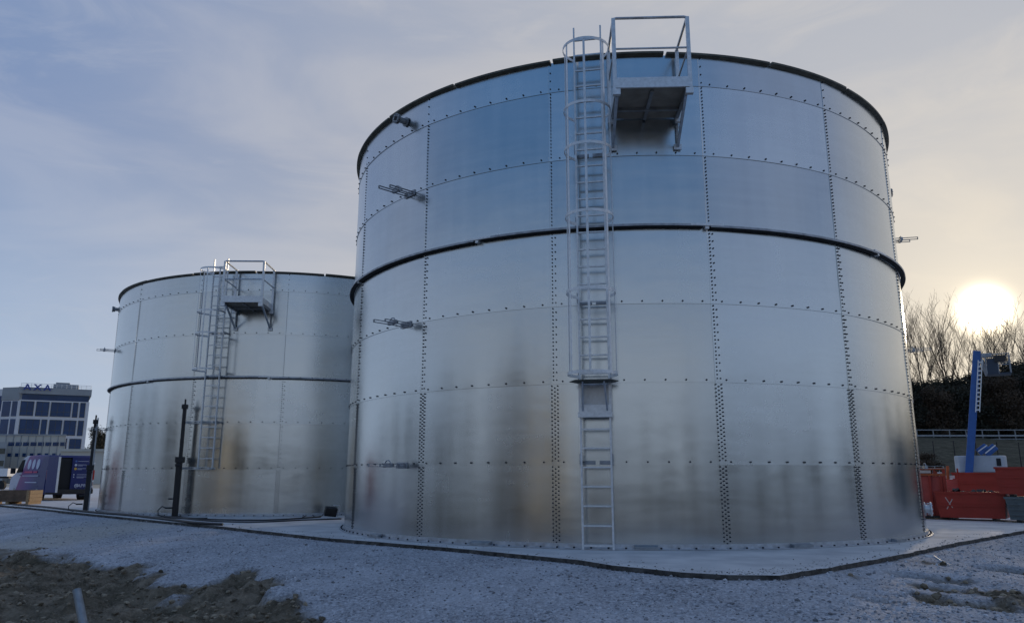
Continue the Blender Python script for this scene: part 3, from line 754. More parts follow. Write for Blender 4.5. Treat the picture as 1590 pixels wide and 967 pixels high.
# ------------------------------------------------------------------ skips at right
def skip(name, label, loc, rz, w, d, h, m1, flare=0.06, ribs=2, mark=False, group=None):
    t = thing(name, label, 'skip', loc, rz, group)
    s = MB(); th_ = 0.03
    def pan(sx):
        pass
    b = 1.0
    zt = h
    # trough with outward leaning ends
    x0, x1 = w/2-flare, w/2
    V = [(-x0, -d/2, 0.06), (x0, -d/2, 0.06), (x1, -d/2, zt), (-x1, -d/2, zt)]
    for y in (-d/2, d/2-th_):
        s.add([(a, y, z) for a, _, z in V]+[(a, y+th_, z) for a, _, z in V], [(0, 1, 2, 3), (7, 6, 5, 4), (0, 4, 5, 1), (1, 5, 6, 2), (2, 6, 7, 3), (3, 7, 4, 0)])
    for sg in (-1, 1):
        s.add([(sg*x0, -d/2+th_, 0.06), (sg*x0, d/2-th_, 0.06), (sg*x1, d/2-th_, zt), (sg*x1, -d/2+th_, zt), (sg*(x0-th_), -d/2+th_, 0.06), (sg*(x0-th_), d/2-th_, 0.06), (sg*(x1-th_), d/2-th_, zt), (sg*(x1-th_), -d/2+th_, zt)],
              [(0, 1, 2, 3), (7, 6, 5, 4), (0, 4, 5, 1), (1, 5, 6, 2), (2, 6, 7, 3), (3, 7, 4, 0)])
    s.box((0, 0, 0.09), (2*x0-2*th_-0.01, d-2*th_-0.01, 0.03))
    s.build('body', M[m1], t)
    r = MB()
    for y in (-d/2-0.012, d/2+0.012): r.box((0, y, zt-0.02), (w+0.03, 0.05, 0.045))
    for x in (-1, 1): r.box((x*(w/2+0.0), 0, zt-0.018), (0.05, d-0.03, 0.045))
    r.build('top_rim', M[m1], t)
    for i in range(ribs):
        r = MB(); z = 0.06+(zt-0.1)*(i+1)/(ribs+1); f = x0+(x1-x0)*(z-0.06)/(zt-0.06)
        r.box((0, -d/2-0.018, z), (2*f-0.02, 0.034, 0.035)); r.build('rib', M[m1], t)
    for x in (-1, 1): r = MB(); r.box((x*w*0.3, 0, 0.03), (0.08, d*0.9, 0.055)); r.build('skid', M['black'], t)
    if mark:
        r = MB(); y = -d/2-0.004
        cx, cz = -w*0.30, zt*0.60
        r.bar((cx-0.075, y, cz+0.13), (cx+0.06, y, cz-0.11), 0.007, 0.018, up=(0, 0, 1)); r.bar((cx+0.07, y-0.002, cz+0.09), (cx-0.065, y-0.002, cz-0.14), 0.007, 0.018, up=(0, 0, 1)); r.build('cross_mark', M['chalk'], t)
    return t
g_ = 'red steel skips beside the slab'
SK = -0.65; back_ = lambda p_, d_: (p_.x+math.sin(-SK)*d_, p_.y+math.cos(SK)*d_)
c = gnd(1510, 808); skip('steel_skip', 'low red skip with a pale cross chalked on its front', (*back_(c, 0.45), 0), SK, 1.46, 0.9, 0.66, 'red', mark=True, ribs=1, group=g_)
c = at(1534, 758, 22.3); skip('steel_skip', 'larger red ribbed skip behind the chalk marked one, below the boom lift', (*back_(c, 0.5), 0.0), SK+0.04, 1.74, 1.0, 1.12, 'red', ribs=3, group=g_)
c = gnd(1608, 812); skip('steel_skip', 'grey green skip at the right edge carrying a red one', (*back_(c, 0.42), 0), SK, 1.05, 0.85, 0.56, 'skipgrey', ribs=3, group='stacked skips at the right edge')
skip('steel_skip', 'red skip stacked on top of the grey green skip at the right edge', (*back_(c, 0.44), 0.565), SK, 1.30, 0.85, 0.66, 'red', ribs=2, flare=0.03, group='stacked skips at the right edge')
# upright formwork frame (ribbed red panels with rusty top bars)
c = gnd(1436, 806); t = thing('formwork_rack', 'tall dark red ribbed steel rack with rusty bars on top beside the large tank', 'rack', (*back_(c, 0.5), 0), -0.55)
m = MB(); m.box((0, 0, 0.55), (0.85, 0.06, 0.95)); m.build('back_panel', M['reddull'], t)
for i in range(4): m = MB(); m.box((-0.38+i*0.25, -0.06, 0.56), (0.05, 0.07, 1.0)); m.build('rib', M['red'], t)
for z in (1.06, 1.20): m = MB(); m.box((0, -0.06, z), (0.95, 0.09, 0.05)); m.build('top_bar', M['orange_paint'], t)
m = MB(); m.box((0, 0, 0.05), (0.9, 0.5, 0.06)); m.build('base_frame', M['black'], t)
m = MB(); m.box((0.44, -0.05, 0.62), (0.07, 0.10, 1.22)); m.build('corner_post', M['red'], t)
m = MB(); m.box((-0.12, -0.02, 1.13), (0.55, 0.06, 0.07)); m.build('packer', M['white'], t)
c = at(1474, 760, 20.8); t = thing('steel_bulkhead', 'faded red steel bulkhead standing upright between the rack and the skips', 'bulkhead', (c.x, 20.8, 0), -0.5)
m = MB(); m.box((0, 0, 0.48), (0.44, 0.05, 0.92)); m.build('plate', M['reddull'], t)
m = MB(); m.box((0.235, -0.01, 0.62), (0.04, 0.08, 1.2)); m.build('upright', M['red'], t)
m = MB(); m.box((-0.02, 0.05, 1.0), (0.36, 0.05, 0.08)); m.build('white_board', M['white'], t)
m = MB(); m.box((0, -0.035, 0.55), (0.09, 0.02, 0.09)); m.build('boss', M['black'], t)
m = MB(); m.tube((0.0, 0.02, 0.94), (0.02, 0.02, 1.28), 0.035, n=8); m.build('lug', M['orange_paint'], t)
c = at(1488, 755, 24); m = MB(); m.box((c.x, 24, 0.65), (0.20, 0.5, 0.7)); m.box((c.x, 24, 0.2), (0.26, 0.6, 0.38)); o = m.build('white_block', M['white'], bevel=0.01)
tag(o, 'narrow white block seen upright in the gap beside the larger red skip', 'block')
# heap in the low skip
m = MB(); rr = random.Random(4); b0 = Vector((*back_(gnd(1510, 808), 0.45), 0))
for i in range(26):
    r_ = rr.uniform(0.03, 0.08); qx, qy = rr.uniform(-0.45, 0.45), rr.uniform(-0.25, 0.25); m.box((b0.x+qx*math.cos(SK)-qy*math.sin(SK), b0.y+qx*math.sin(SK)+qy*math.cos(SK), 0.56+rr.uniform(0, 0.10)), (r_*2, r_*1.6, r_), Euler((rr.uniform(-1, 1), rr.uniform(-1, 1), rr.uniform(0, 3))).to_matrix())
m.box((b0.x, b0.y, 0.35), (1.2, 0.7, 0.42), Euler((0, 0, SK)).to_matrix()); o = m.build('scrap_heap', M['black']); tag(o, 'dark heap of rubble and scrap filling the chalk marked skip', 'scrap')

# ------------------------------------------------------------------ boom lift
c = at(1525, 735, 33.0); LX, LY = c.x, 33.0; FY = LY-0.74
t = thing('boom_lift', 'blue telescopic boom lift with raised boom and grey counterweight', 'boom lift', (LX, LY, -0.05), -0.53)
LE = Vector((math.cos(-0.53), math.sin(-0.53), 0)); LN = Vector((math.sin(-0.53), -math.cos(-0.53), 0))
def U(u, v):                                        # photo pixel to a point on the lift's front plane, in the lift's own axes
    d = ray(u, v); O = Vector((LX, LY, 0))+LN*0.74; k = (O-Vector((0, 0, CZ))).dot(LN)/d.dot(LN); p_ = d*k+Vector((0, 0, CZ))
    return Vector(((p_-Vector((LX, LY, 0))).dot(LE), -0.74, p_.z+0.05))
m = MB(); m.box((0, 0, 0.62), (2.1, 1.5, 0.34)); m.build('chassis', M['cw'], t, bevel=0.04)
for sx in (-0.85, 0.85):
    for sy in (-0.85, 0.85):
        m = MB(); m.cyl((sx, sy, 0.42), (0, 1, 0), 0.42, 0.30, 24); wh = m.build('wheel', M['rubber'], t, bevel=0.03)
        r = MB(); r.cyl((sx, sy*1.01+(-0.15 if sy < 0 else 0.15), 0.42), (0, 1, 0), 0.22, 0.02, 20); r.build('rim', M['white'], wh)
lc = U(1484, 735); rc = U(1567, 735); zb = U(1500, 733).z; zt_ = U(1500, 707).z
# counterweight body, rounded in plan
pl = []
for i in range(13):
    g = -PI/2+PI*i/12; pl.append((rc.x-0.35+0.35*math.cos(g), 0.62*math.sin(g)))
pl += [(lc.x+0.15, 0.62), (lc.x, 0.45), (lc.x, -0.45), (lc.x+0.15, -0.62)]
m = MB(); m.prism(pl, zb, zt_); m.build('counterweight', M['cw'], t, bevel=0.05)
m = MB(); m.prism([(x*0.9+0.08, y*0.9) for x, y in pl], zb-0.16, zb-0.002); m.build('turntable', M['black'], t)
hx = U(1551, 717); m = MB(); m.box((hx.x, -0.63, hx.z), (0.16, 0.03, 0.30)); m.build('recess', M['inner'], t)
b0 = U(1504, 733); b1 = U(1517, 545); m = MB()
m.bar((b0.x, -0.74, b0.z-0.1), (b1.x, -0.74, b1.z), 0.29, 0.30, up=(0, 1, 0)); bm_ = m.build('boom', M['blue'], t, bevel=0.02)
m = MB(); e0 = U(1518, 640); e1 = U(1522, 560)
for s in (-0.07, 0.07): m.bar((e0.x+s, -0.97, e0.z), (e1.x+s, -0.97, e1.z), 0.035, 0.03, up=(0, 1, 0))
for i in range(12):
    q = Vector((e0.x, -0.97, e0.z)).lerp(Vector((e1.x, -0.97, e1.z)), (i+0.5)/12); m.box(q, (0.14, 0.03, 0.05))
m.build('hose_track', M['galv_light'], bm_)
m = MB(); a_ = U(1519, 553); b_ = U(1539, 551); m.bar((a_.x, -0.74, a_.z), (b_.x, -0.74, b_.z), 0.22, 0.16); m.build('jib', M['stiff'], bm_, bevel=0.02)
m = MB(); a_ = U(1522, 556); b_ = U(1533, 583); m.bar((a_.x, -0.74, a_.z), (b_.x, -0.74, b_.z), 0.14, 0.14); m.build('jib_ram', M['stiff'], bm_)
bk = thing_b = None
q0 = U(1533, 582); q1 = U(1566, 550)
bx, bz = (q0.x+q1.x)/2, q0.z; bw = q1.x-q0.x; bh = q1.z-q0.z
m = MB(); m.box((bx, -0.74, bz), (bw, 0.75, 0.06)); m.box((bx-bw*0.25, -1.1, bz+bh*0.4), (bw*0.45, 0.04, bh*0.78)); bk = m.build('basket', mat('dark_basket_paint', (0.03, 0.045, 0.07), 0.6), t)
m = MB()
for zz in (bh, bh*0.55):
    m.path([(bx-bw/2, -1.1, bz+zz), (bx+bw/2, -1.1, bz+zz), (bx+bw/2, -0.38, bz+zz), (bx-bw/2, -0.38, bz+zz)], 0.022, 6, closed=True)
for x in (-0.5, 0.0, 0.5):
    for y in (-1.1, -0.38): m.tube((bx+bw*x, y, bz), (bx+bw*x, y, bz+bh), 0.02, n=6)
m.build('guard_rail', M['galv_dull'], bk)
m = MB(); m.box((bx+bw*0.1, -1.12, bz+bh*0.75), (0.4, 0.2, 0.25)); m.build('control_box', M['black'], bk)
for k, (u0, v0, u1, v1) in enumerate(((1519, 702, 1533, 692), (1530, 705, 1546, 692))):
    m = MB(); a_ = U(u0, v0); b_ = U(u1, v1); m.bar((a_.x, -0.3, a_.z), (b_.x, -0.3, b_.z), 0.5, 0.30); m.build('lift_arm', M['blue'], t, bevel=0.03)
    m = MB(); m.bar((a_.x, -0.56, a_.z+0.04), (b_.x, -0.56, b_.z+0.04), 0.012, 0.045); m.build('stripe', M['white'], t)

# ------------------------------------------------------------------ road guardrail, retaining wall, fences at right
def gz_(x, y): return float(gheight(np.array([x]), np.array([y]))[0])
YR = 95.0
xl, xr = at(1400, 680, YR).x, at(1680, 680, YR).x
zb_ = at(1500, 684, YR).z; zt_ = at(1500, 666.5, YR).z
m = MB(); m.box(((xl+xr)/2, YR+0.5, zb_-3.0), (xr-xl+30, 0.5, 6.0)); m.box(((xl+xr)/2, YR+0.45, zb_+0.06), (xr-xl+30, 0.8, 0.12))
o = m.build('retaining_wall', mat('stained_concrete', (0.085, 0.08, 0.068), 0.9, 0, 0.45, 0.35)); tag(o, 'long dull concrete retaining wall carrying the road railing at right', 'wall')
t = thing('guard_rail', 'grey steel road guard rail running in front of the dark wood', 'guard rail', ((xl+xr)/2, YR, zb_))
x = xl-4
while x < xr+8:
    m = MB(); m.bar((x-(xl+xr)/2, 0, 0.0), (x-(xl+xr)/2-0.05, 0, zt_-zb_), 0.10, 0.10); m.build('post', M['galv_dull'], t); x += 1.98
hw = (xr-xl)/2
for zz, hh in ((zt_-zb_-0.06, 0.10), ((zt_-zb_)*0.45, 0.20), ((zt_-zb_)*0.16, 0.08)):
    m = MB(); m.bar((-hw-6, -0.1, zz), (hw+8, -0.1, zz), 0.06, hh); m.build('rail', M['galv_dull'], t)
m_or = mat('orange_plastic_mesh', (0.42, 0.055, 0.02), 0.7)
def mesh_fence():
    pA = at(1425, 690, 70); pB = at(1494, 712, 55); n = 7
    t = thing('barrier_fence', 'orange plastic mesh barrier sagging down the slope behind the lift', 'fence', (pA.x, pA.y, 0))
    m = MB(); pts = []
    for i in range(25):
        q = pA.lerp(pB, i/24); g = gz_(q.x, q.y); pts.append((q.x-pA.x, q.y-pA.y, g))
    for r_ in range(9):
        z = 0.15+r_*0.11
        m.path([(x_, y_, g+z-0.06*math.sin(i*0.9)) for i, (x_, y_, g) in enumerate(pts)], 0.016, 3)
    for i in range(0, 25):
        for q in range(4):
            if i == 24: break
            x_ = pts[i][0]*(1-q/4)+pts[i+1][0]*q/4; y_ = pts[i][1]*(1-q/4)+pts[i+1][1]*q/4; g = pts[i][2]*(1-q/4)+pts[i+1][2]*q/4
            m.tube((x_, y_, g+0.1), (x_, y_, g+1.05), 0.014, n=3)
    m.build('mesh', m_or, t)
    for i in range(0, 25, 4):
        x_, y_, g = pts[i]; m = MB(); m.tube((x_, y_, g-0.1), (x_, y_, g+1.25), 0.03, n=6); m.build('stake', M['galv_dull'], t)
    for i in (6, 12, 20):
        x_, y_, g = pts[i]; m = MB(); m.box((x_, y_-0.06, g+1.0), (0.42, 0.03, 0.24)); m.build('reflector_board', M['white'], t)
mesh_fence()
t = thing('wire_fence', 'dark post and wire fence along the foot of the retaining wall', 'fence', (0, 72, 0))
pts = []
for i, u in enumerate((1420, 1450, 1482, 1516, 1549, 1583, 1618, 1655)):
    q = at(u, 700, 72); g = gz_(q.x, 72); pts.append((q.x, g))
    m = MB(); m.tube((q.x, 0, g-0.2), (q.x, 0, g+2.3), 0.05, n=6); m.build('post', M['black'], t)
m = MB()
for z in (0.3, 0.7, 1.1, 1.5, 1.9, 2.2): m.path([(x_, 0, g+z) for x_, g in pts], 0.010, 3)
m.build('wire', M['black'], t)

# ------------------------------------------------------------------ trees
m_bark = mat('bark', (0.10, 0.075, 0.055), 0.9, 0, 0.3, 3)
m_leaf = mat('dark_evergreen_leaf', (0.030, 0.028, 0.015), 0.75, 0, 0.5, 0.6)
m_leaf2 = mat('brown_scrub', (0.075, 0.050, 0.030), 0.85, 0, 0.5, 0.6)
def bare_tree(label, seed, H, group):
    rr = random.Random(seed); root = thing('bare_tree', label, 'tree', group=group)
    tk = MB(); tw = MB()
    def grow(p, d, ln, r, dep):
        n = 4; pts = [p]; q = p
        for i in range(n):
            d = (d+Vector((rr.uniform(-1, 1), rr.uniform(-1, 1), rr.uniform(-0.3, 0.6)))*0.13).normalized(); q = q+d*(ln/n); pts.append(q)
        rad = [r*(1-0.55*i/n) for i in range(n+1)]
        (tk if dep < 1 else tw).path(pts, rad, 5 if dep < 1 else 3, cap=False)
        if dep >= 4: return
        k = (8, 5, 4, 2)[dep]
        for i in range(k):
            s = (0.35 if dep == 0 else 0.15)+(0.65 if dep == 0 else 0.85)*(i+rr.random()*0.6)/k; j = min(int(s*n), n-1); q = pts[j].lerp(pts[j+1], s*n-j)
            g = rr.uniform(0, 2*PI); a = rr.uniform(0.30, 0.95)
            dd = (d*math.cos(a)+(Vector((math.cos(g), math.sin(g), 0.15)))*math.sin(a)).normalized()
            dd.z = abs(dd.z)*1.0+0.35; dd.normalize()
            grow(q, dd, ln*rr.uniform(0.38, 0.58)*(1.0 if dep == 0 else 0.95), max(0.010, r*rr.uniform(0.32, 0.45)), dep+1)
    grow(Vector((0, 0, -0.3)), Vector((rr.uniform(-0.08, 0.08), 0, 1)), H*0.86, 0.11*H/14, 0)
    tk.build('trunk', m_bark, root, fix=False); tw.build('crown', m_bark, root, fix=False)
    return root
gb = 'leafless trees of the wood behind the road'
lb = 'leafless slender tree in the backlit wood above the road railing'
prot = [bare_tree(lb, 20+i, 13.5, gb) for i in range(5)]
rr = random.Random(8)
xx = [1404+i*10+rr.uniform(-6, 6) for i in range(25)]+[1180+i*20 for i in range(11)]
for i, u in enumerate(xx):
    Yt = rr.uniform(108, 128); q = at(u, 600, Yt)
    top = 514+rr.uniform(-14, 26)+(14 if 1490 < u < 1560 else 0); hz = at(u, top, Yt).z; g = gz_(q.x, Yt)
    o = prot[i] if i < 5 else copy_tree(prot[i % 5])
    o.location = (q.x, Yt, g-0.2); s = (hz-g)/13.5; o.scale = (s*rr.uniform(0.85, 1.1), s, s); o.rotation_euler = (0, 0, rr.uniform(0, 6.28))
def leafy(label, seed, H, W, n, ml, group, leaf=0.45, name='evergreen_tree'):
    rs = np.random.RandomState(seed); root = thing(name, label, 'tree', group=group)
    tk = MB(); tk.tube((0, 0, -0.3), (0, 0, H*0.8), 0.16, 0.05, n=6)
    lobes = []
    for i in range(26):
        z = rs.uniform(0.06, 0.97); rad = W*(0.55+0.45*math.sin(min(1, z*1.25)*PI))*0.55*(1.15-z*0.55)
        g = rs.rand()*6.28; lobes.append((math.cos(g)*rad*rs.uniform(0.2, 0.9), math.sin(g)*rad*rs.uniform(0.2, 0.9), z*H, W*rs.uniform(0.18, 0.34)))
        tk.tube((0, 0, z*H*0.7), lobes[-1][:3], 0.04, 0.015, n=3)
    tk.build('trunk', m_bark, root, fix=False)
    L_ = np.array(lobes)[rs.randint(0, 26, n)]
    d = rs.normal(size=(n, 3)); d /= np.linalg.norm(d, axis=1)[:, None]
    P = L_[:, :3]+d*(L_[:, 3]*rs.uniform(0.35, 1.08, n))[:, None]
    a = rs.normal(size=(n, 3)); a /= np.linalg.norm(a, axis=1)[:, None]; b = np.cross(a, rs.normal(size=(n, 3))); b /= np.linalg.norm(b, axis=1)[:, None]
    s = leaf*rs.uniform(0.4, 1, (n, 1))
    V = np.stack([P-a*s*0.5, P+b*s*0.28, P+a*s*0.5, P-b*s*0.28], 1).reshape(-1, 3)
    me = bpy.data.meshes.new('crown'); me.from_pydata(V.tolist(), [], np.arange(4*n).reshape(-1, 4).tolist()); me.materials.append(ml)
    o = bpy.data.objects.new('crown', me); C.objects.link(o); o.parent = root
    return root
ge = 'dark evergreens massed under the bare trees'
le = 'dark evergreen crown merged into the shaded wood behind the road railing'
lf = 'brown twiggy scrub tree inside the shaded wood behind the railing'
P1 = [leafy(le, 50+i, 8.5, 5.0, 8500, m_leaf, ge, 0.42) for i in range(3)]
P2 = [leafy(lf, 60+i, 8.0, 5.0, 7500, m_leaf2, 'brown scrub trees behind the railing', 0.36, 'scrub_tree') for i in range(2)]
k1 = k2 = 0
for row, (Ya, st_) in enumerate(((99, 19), (104, 21), (110, 24))):
    u = 1150+row*7
    while u < 1660:
        Yt = Ya+rr.uniform(-1.5, 1.5); q = at(u, 640, Yt); g = gz_(q.x, Yt)
        v = np.interp(u, [1400, 1460, 1480, 1500, 1540, 1590, 1660], [590, 592, 583, 580, 572, 566, 560])+rr.uniform(-5, 6)
        if row == 0: v += 14
        hz = at(u, v, Yt).z
        if row == 0 and rr.random() < 0.6:
            o = P2[k2] if k2 < 2 else copy_tree(P2[k2 % 2]); k2 += 1; s = (hz-g)/8.0
        else:
            o = P1[k1] if k1 < 3 else copy_tree(P1[k1 % 3]); k1 += 1; s = (hz-g)/8.7
        o.location = (q.x, Yt, g-0.3); o.scale = (max(s, 0.9), max(s, 0.9), s); o.rotation_euler = (0, 0, rr.uniform(0, 6.28)); u += st_*rr.uniform(0.85, 1.15)
# scrub on the slope, one low bush
for u, v, Yt, s, lab in ((1440, 700, 66, 0.30, 'low dark bush on the slope beside the orange mesh barrier'), (1476, 716, 58, 0.16, 'small dark bush low on the slope left of the boom lift')):
    o = copy_tree(P2[0]); q = at(u, v, Yt); o.name = 'bush'; o.location = (q.x, Yt, gz_(q.x, Yt)-0.3); o.scale = (s*1.8, s*1.8, s); o['label'] = lab; o['category'] = 'bush'
    if 'group' in o: del o['group']
# tree mass left, beyond the office building
for i, (u, v, Yt) in enumerate(((146, 664, 185), (158, 670, 190), (172, 668, 195), (186, 674, 180))):
    o = copy_tree(P1[i % 3]); q = at(u, 700, Yt); hz = at(u, v, Yt).z; o.location = (q.x, Yt, -0.3); s = hz/8.7; o.scale = (s*0.75, s*0.75, s)
    o['label'] = 'brown winter tree beyond the office building at left'; o['group'] = 'trees beyond the office building'

# ------------------------------------------------------------------ office building with roof letters
m_frame = mat('pale_facade_panel', (0.66, 0.66, 0.69), 0.6, 0, 0.06, 0.4)
m_glass = mat('dark_blue_glazing', (0.012, 0.045, 0.13), 0.2, 0.0, 0.3, 0.3, spec=0.35)
m_par = mat('grey_parapet', (0.30, 0.32, 0.34), 0.7, 0, 0.12, 0.4)
m_beige = mat('beige_cladding', (0.52, 0.50, 0.45), 0.8, 0, 0.1, 0.3)
A = at(30, 620, 150.0); B = at(139.5, 620, 155.5)
fx = (Vector((B.x-A.x, B.y-A.y, 0))); FL = fx.length; fx.normalize(); fn = Vector((fx.y, -fx.x, 0))
t = thing('office_building', 'pale office block with dark blue windows and letters on its roof parapet', 'building', (A.x, A.y, 0), math.atan2(fx.y, fx.x))
def onf(u, v):                                      # pixel to facade coordinates
    d = ray(u, v); o0 = Vector((0, 0, CZ)); k = (Vector((A.x, A.y, 0))-o0).dot(fn)/d.dot(fn); p = o0+d*k
    return (p-Vector((A.x, A.y, 0))).dot(fx), p.z
HT = onf(139, 612)[1]; HP = onf(100, 597)[1]
h0 = onf(85, 622)[1]
DEP = 12.0
vdir = Vector((B.x, B.y, 0)).normalized(); sk = vdir.dot(fx)/vdir.dot(-fn)-0.03     # the end walls run back out of sight
def foot(x0, x1, y0, y1): return [(x0+sk*y0, y0), (x1+sk*y0, y0), (x1+sk*y1, y1), (x0+sk*y1, y1)]
m = MB(); m.prism(foot(0, FL, 0, DEP), 0, h0); m.build('wall', m_frame, t)
gz0, gz1 = h0+0.0, onf(85, 612.5)[1]
m = MB(); m.prism(foot(0.25, FL-0.15, 0.25, DEP-0.3), gz0+0.002, gz1-0.002); m.build('glass_band', m_glass, t)
hp = onf(85, 602.5)[1]
m = MB(); m.prism(foot(-0.3, FL+0.2, -0.2, DEP+0.2), gz1, hp); m.build('parapet', m_par, t)
m = MB(); r0, z0 = onf(82, 600); r1, z1 = onf(122, 594)
m.box(((r0+r1)/2, 3.5, hp+0.5), (r1-r0, 4, 1.0)); m.box(((r0+r1)/2-0.6, 3.5, hp+1.1), ((r1-r0)*0.55, 3.2, 0.5)); m.build('roof_plant', m_par, t)
m = MB()
for i in range(15): m.tube((FL*i/14, 0.1, hp), (FL*i/14, 0.1, hp+0.75), 0.035, n=4)
for z in (0.4, 0.75): m.tube((0, 0.1, hp+z), (FL, 0.1, hp+z), 0.035, n=4)
m.build('roof_railing', M['galv_light'], t)
def window(x0, x1, y0, y1):
    ym = 580+(y0+y1)/2/8.056; a0 = onf(x0/8.056, ym)[0]; a1 = onf(x1/8.056, ym)[0]; z1_ = onf(x0/8.056, 580+y0/8.056)[1]; z0_ = onf(x1/8.056, 580+y1/8.056)[1]
    m = MB(); cx_, cz_ = (a0+a1)/2, (z0_+z1_)/2; W, H = a1-a0, z1_-z0_
    m.box((cx_, -0.01, cz_), (W, 0.10, H)); wn = m.build('window', m_glass, t)
    m = MB(); e = 0.07
    m.box((cx_, -0.08, cz_+H/2), (W+e, 0.05, e)); m.box((cx_, -0.08, cz_-H/2), (W+e, 0.05, e))
    for s in (-1, 1): m.box((cx_+s*W/2, -0.08, cz_), (e, 0.046, H-e))
    n = max(1, int(round(W/1.1)))
    for i in range(1, n): m.box((cx_-W/2+W*i/n, -0.075, cz_), (0.05, 0.03, H-e))
    m.box((cx_, -0.072, cz_-H*0.18), (W-e, 0.026, 0.05)); m.build('frame', M['rim'], wn)
sh = lambda x: (x-240)*0.034
for a, b in ((255, 420), (450, 610), (635, 885), (910, 972), (1000, 1062)): window(a, b, 338+sh((a+b)/2), 522+sh((a+b)/2))
for a, b in ((240, 490), (512, 580), (612, 768), (795, 945), (972, 1038)): window(a, b, 562+sh((a+b)/2), 750+sh((a+b)/2))
for a, b in ((250, 480), (512, 580), (612, 740), (790, 832), (866, 1012)): window(a, b, 790+sh((a+b)/2), 915+sh((a+b)/2))
for a, b in ((250, 480), (612, 740), (866, 1012)): window(a, b, 950+sh((a+b)/2), 1080+sh((a+b)/2))
# wing that turns away to the left
m = MB(); Rw = Euler((0, 0, 0.75)).to_matrix(); wl = 4.2
cxy = Vector((-math.cos(0.75)*wl/2, math.sin(0.75)*wl/2, 0))
Rw = Euler((0, 0, -0.75)).to_matrix(); off_ = Rw @ Vector((-wl/2, 3, 0))
m.box((off_.x, off_.y, h0/2-0.05), (wl, 6, h0-0.1), Rw); m.build('wing', m_frame, t)
m = MB(); m.box((off_.x, off_.y, (gz0+hp)/2-0.05), (wl+0.2, 6.2, hp-gz0), Rw); m.build('wing_parapet', m_par, t)
for zc, zh in ((onf(30, 634)[1], 2.9), (onf(30, 662)[1], 2.9), (onf(30, 690)[1], 2.9)):
    for xc, xw in ((-0.9, 1.2), (-2.9, 1.9)):
        q = Rw @ Vector((xc, -0.02, 0)); m = MB(); m.box((q.x, q.y, zc), (xw, 0.12, zh), Rw); m.build('window', m_glass, t)
tw = thing('tower_block', 'dark glazed building at the left edge behind the office block', 'building', (at(-8, 650, 165).x-2.0, 166, 0))
m = MB(); zz = at(0, 603, 165).z; m.box((0, 4, zz/2), (8.0, 8, zz)); m.build('wall', m_frame, tw)
for k in range(4):
    m = MB(); m.box((-0.5, -0.03, zz*0.84-k*4.1), (6.6, 0.10, 3.2)); m.build('window', m_glass, tw)
# roof letters
def letters(txt, size, ext, matr, parent, loc, rot, name='lettering', bold=0.0):
    cu = bpy.data.curves.new(name, 'FONT'); cu.body = txt; cu.size = size; cu.extrude = ext; cu.offset = bold; cu.align_x = 'CENTER'
    ob = bpy.data.objects.new(name, cu); C.objects.link(ob); bpy.context.view_layer.update()
    me_ = bpy.data.meshes.new_from_object(ob.evaluated_get(bpy.context.evaluated_depsgraph_get())); bpy.data.objects.remove(ob)
    me_.materials.clear(); me_.materials.append(matr); o2 = bpy.data.objects.new(name, me_); C.objects.link(o2); o2.parent = parent; o2.location = loc; o2.rotation_euler = rot
    return o2
m_sign = mat('blue_sign_face', (0.03, 0.06, 0.30), 0.5)
a0, z0 = onf(58, 605.5); lo = letters('A X A', 1.55, 0.08, m_sign, t, (a0, -0.35, z0), (PI/2, 0, 0), bold=0.05); lo.scale = (1.12, 1, 1)
# low annex with a strip of windows
YA = 118.0; a = at(10, 700, YA); b = at(98, 700, YA); zt_ = at(50, 676, YA).z
t = thing('annex_building', 'low beige building with a strip of small windows in front of the office block', 'building', ((a.x+b.x)/2, YA, 0), 0.06)
W = b.x-a.x+1.2; m = MB(); sk = -0.60
fo = lambda e: [(-0.6-W/2-e, -e), (-0.6+W/2+e, -e), (-0.6+W/2+e+sk*10, 10), (-0.6-W/2-e+sk*10, 10)]
m.prism(fo(0), 0, zt_); m.build('wall', m_beige, t)
m = MB(); m.prism(fo(0.15), zt_+0.002, zt_+0.2); m.build('roof', m_par, t)
zc = at(50, 689, YA).z
for i in range(9):
    m = MB(); m.box((-W/2-0.3+W*(i+0.5)/9, -0.02, zc), (W/9*0.78, 0.10, 0.55)); m.build('window', m_glass, t)
for i in range(10): m = MB(); m.box((-W/2-0.6+W*i/9, -0.03, zt_/2), (0.10, 0.08, zt_-0.05)); m.build('pilaster', m_par, t)
for zc2 in (at(50, 706, YA).z,):
    for i in range(9): m = MB(); m.box((-W/2-0.3+W*(i+0.5)/9, -0.02, zc2), (W/9*0.6, 0.08, 0.5)); m.build('window', m_glass, t)
a = at(-40, 700, 112); b = at(9.5, 700, 112); z_ = at(5, 686, 112).z
t = thing('shed', 'grey louvred shed at the left edge below the office block', 'shed', ((a.x+b.x)/2, 112, 0)); hw_ = (b.x-a.x)/2; m = MB(); m.prism([(-hw_, 0), (hw_, 0), (hw_-4.5, 6), (-hw_-4.5, 6)], 0, z_); m.build('wall', m_par, t)
for k in range(2): m = MB(); m.box((0, -0.02, z_*0.78-k*1.7), (b.x-a.x-0.3, 0.08, 0.75)); m.build('louvre', M['rim'], t)
a = at(98, 700, 100); b = at(175, 700, 100); z_ = at(120, 697, 100).z
m = MB(); m.box(((a.x+b.x)/2, 101, z_/2), (b.x-a.x, 3, z_)); m.box(((a.x+b.x)/2, 99.4, z_-0.15), (b.x-a.x+0.2, 0.3, 0.3)); tag(m.build('long_wall', m_beige), 'long low beige wall running right of the annex behind the van', 'wall')
a = at(-30, 735, 62); b = at(26, 735, 62); z_ = at(10, 727, 62).z
t = thing('flatbed_trailer', 'pale low flatbed trailer parked beyond the van at left', 'trailer', ((a.x+b.x)/2, 62, -0.05))
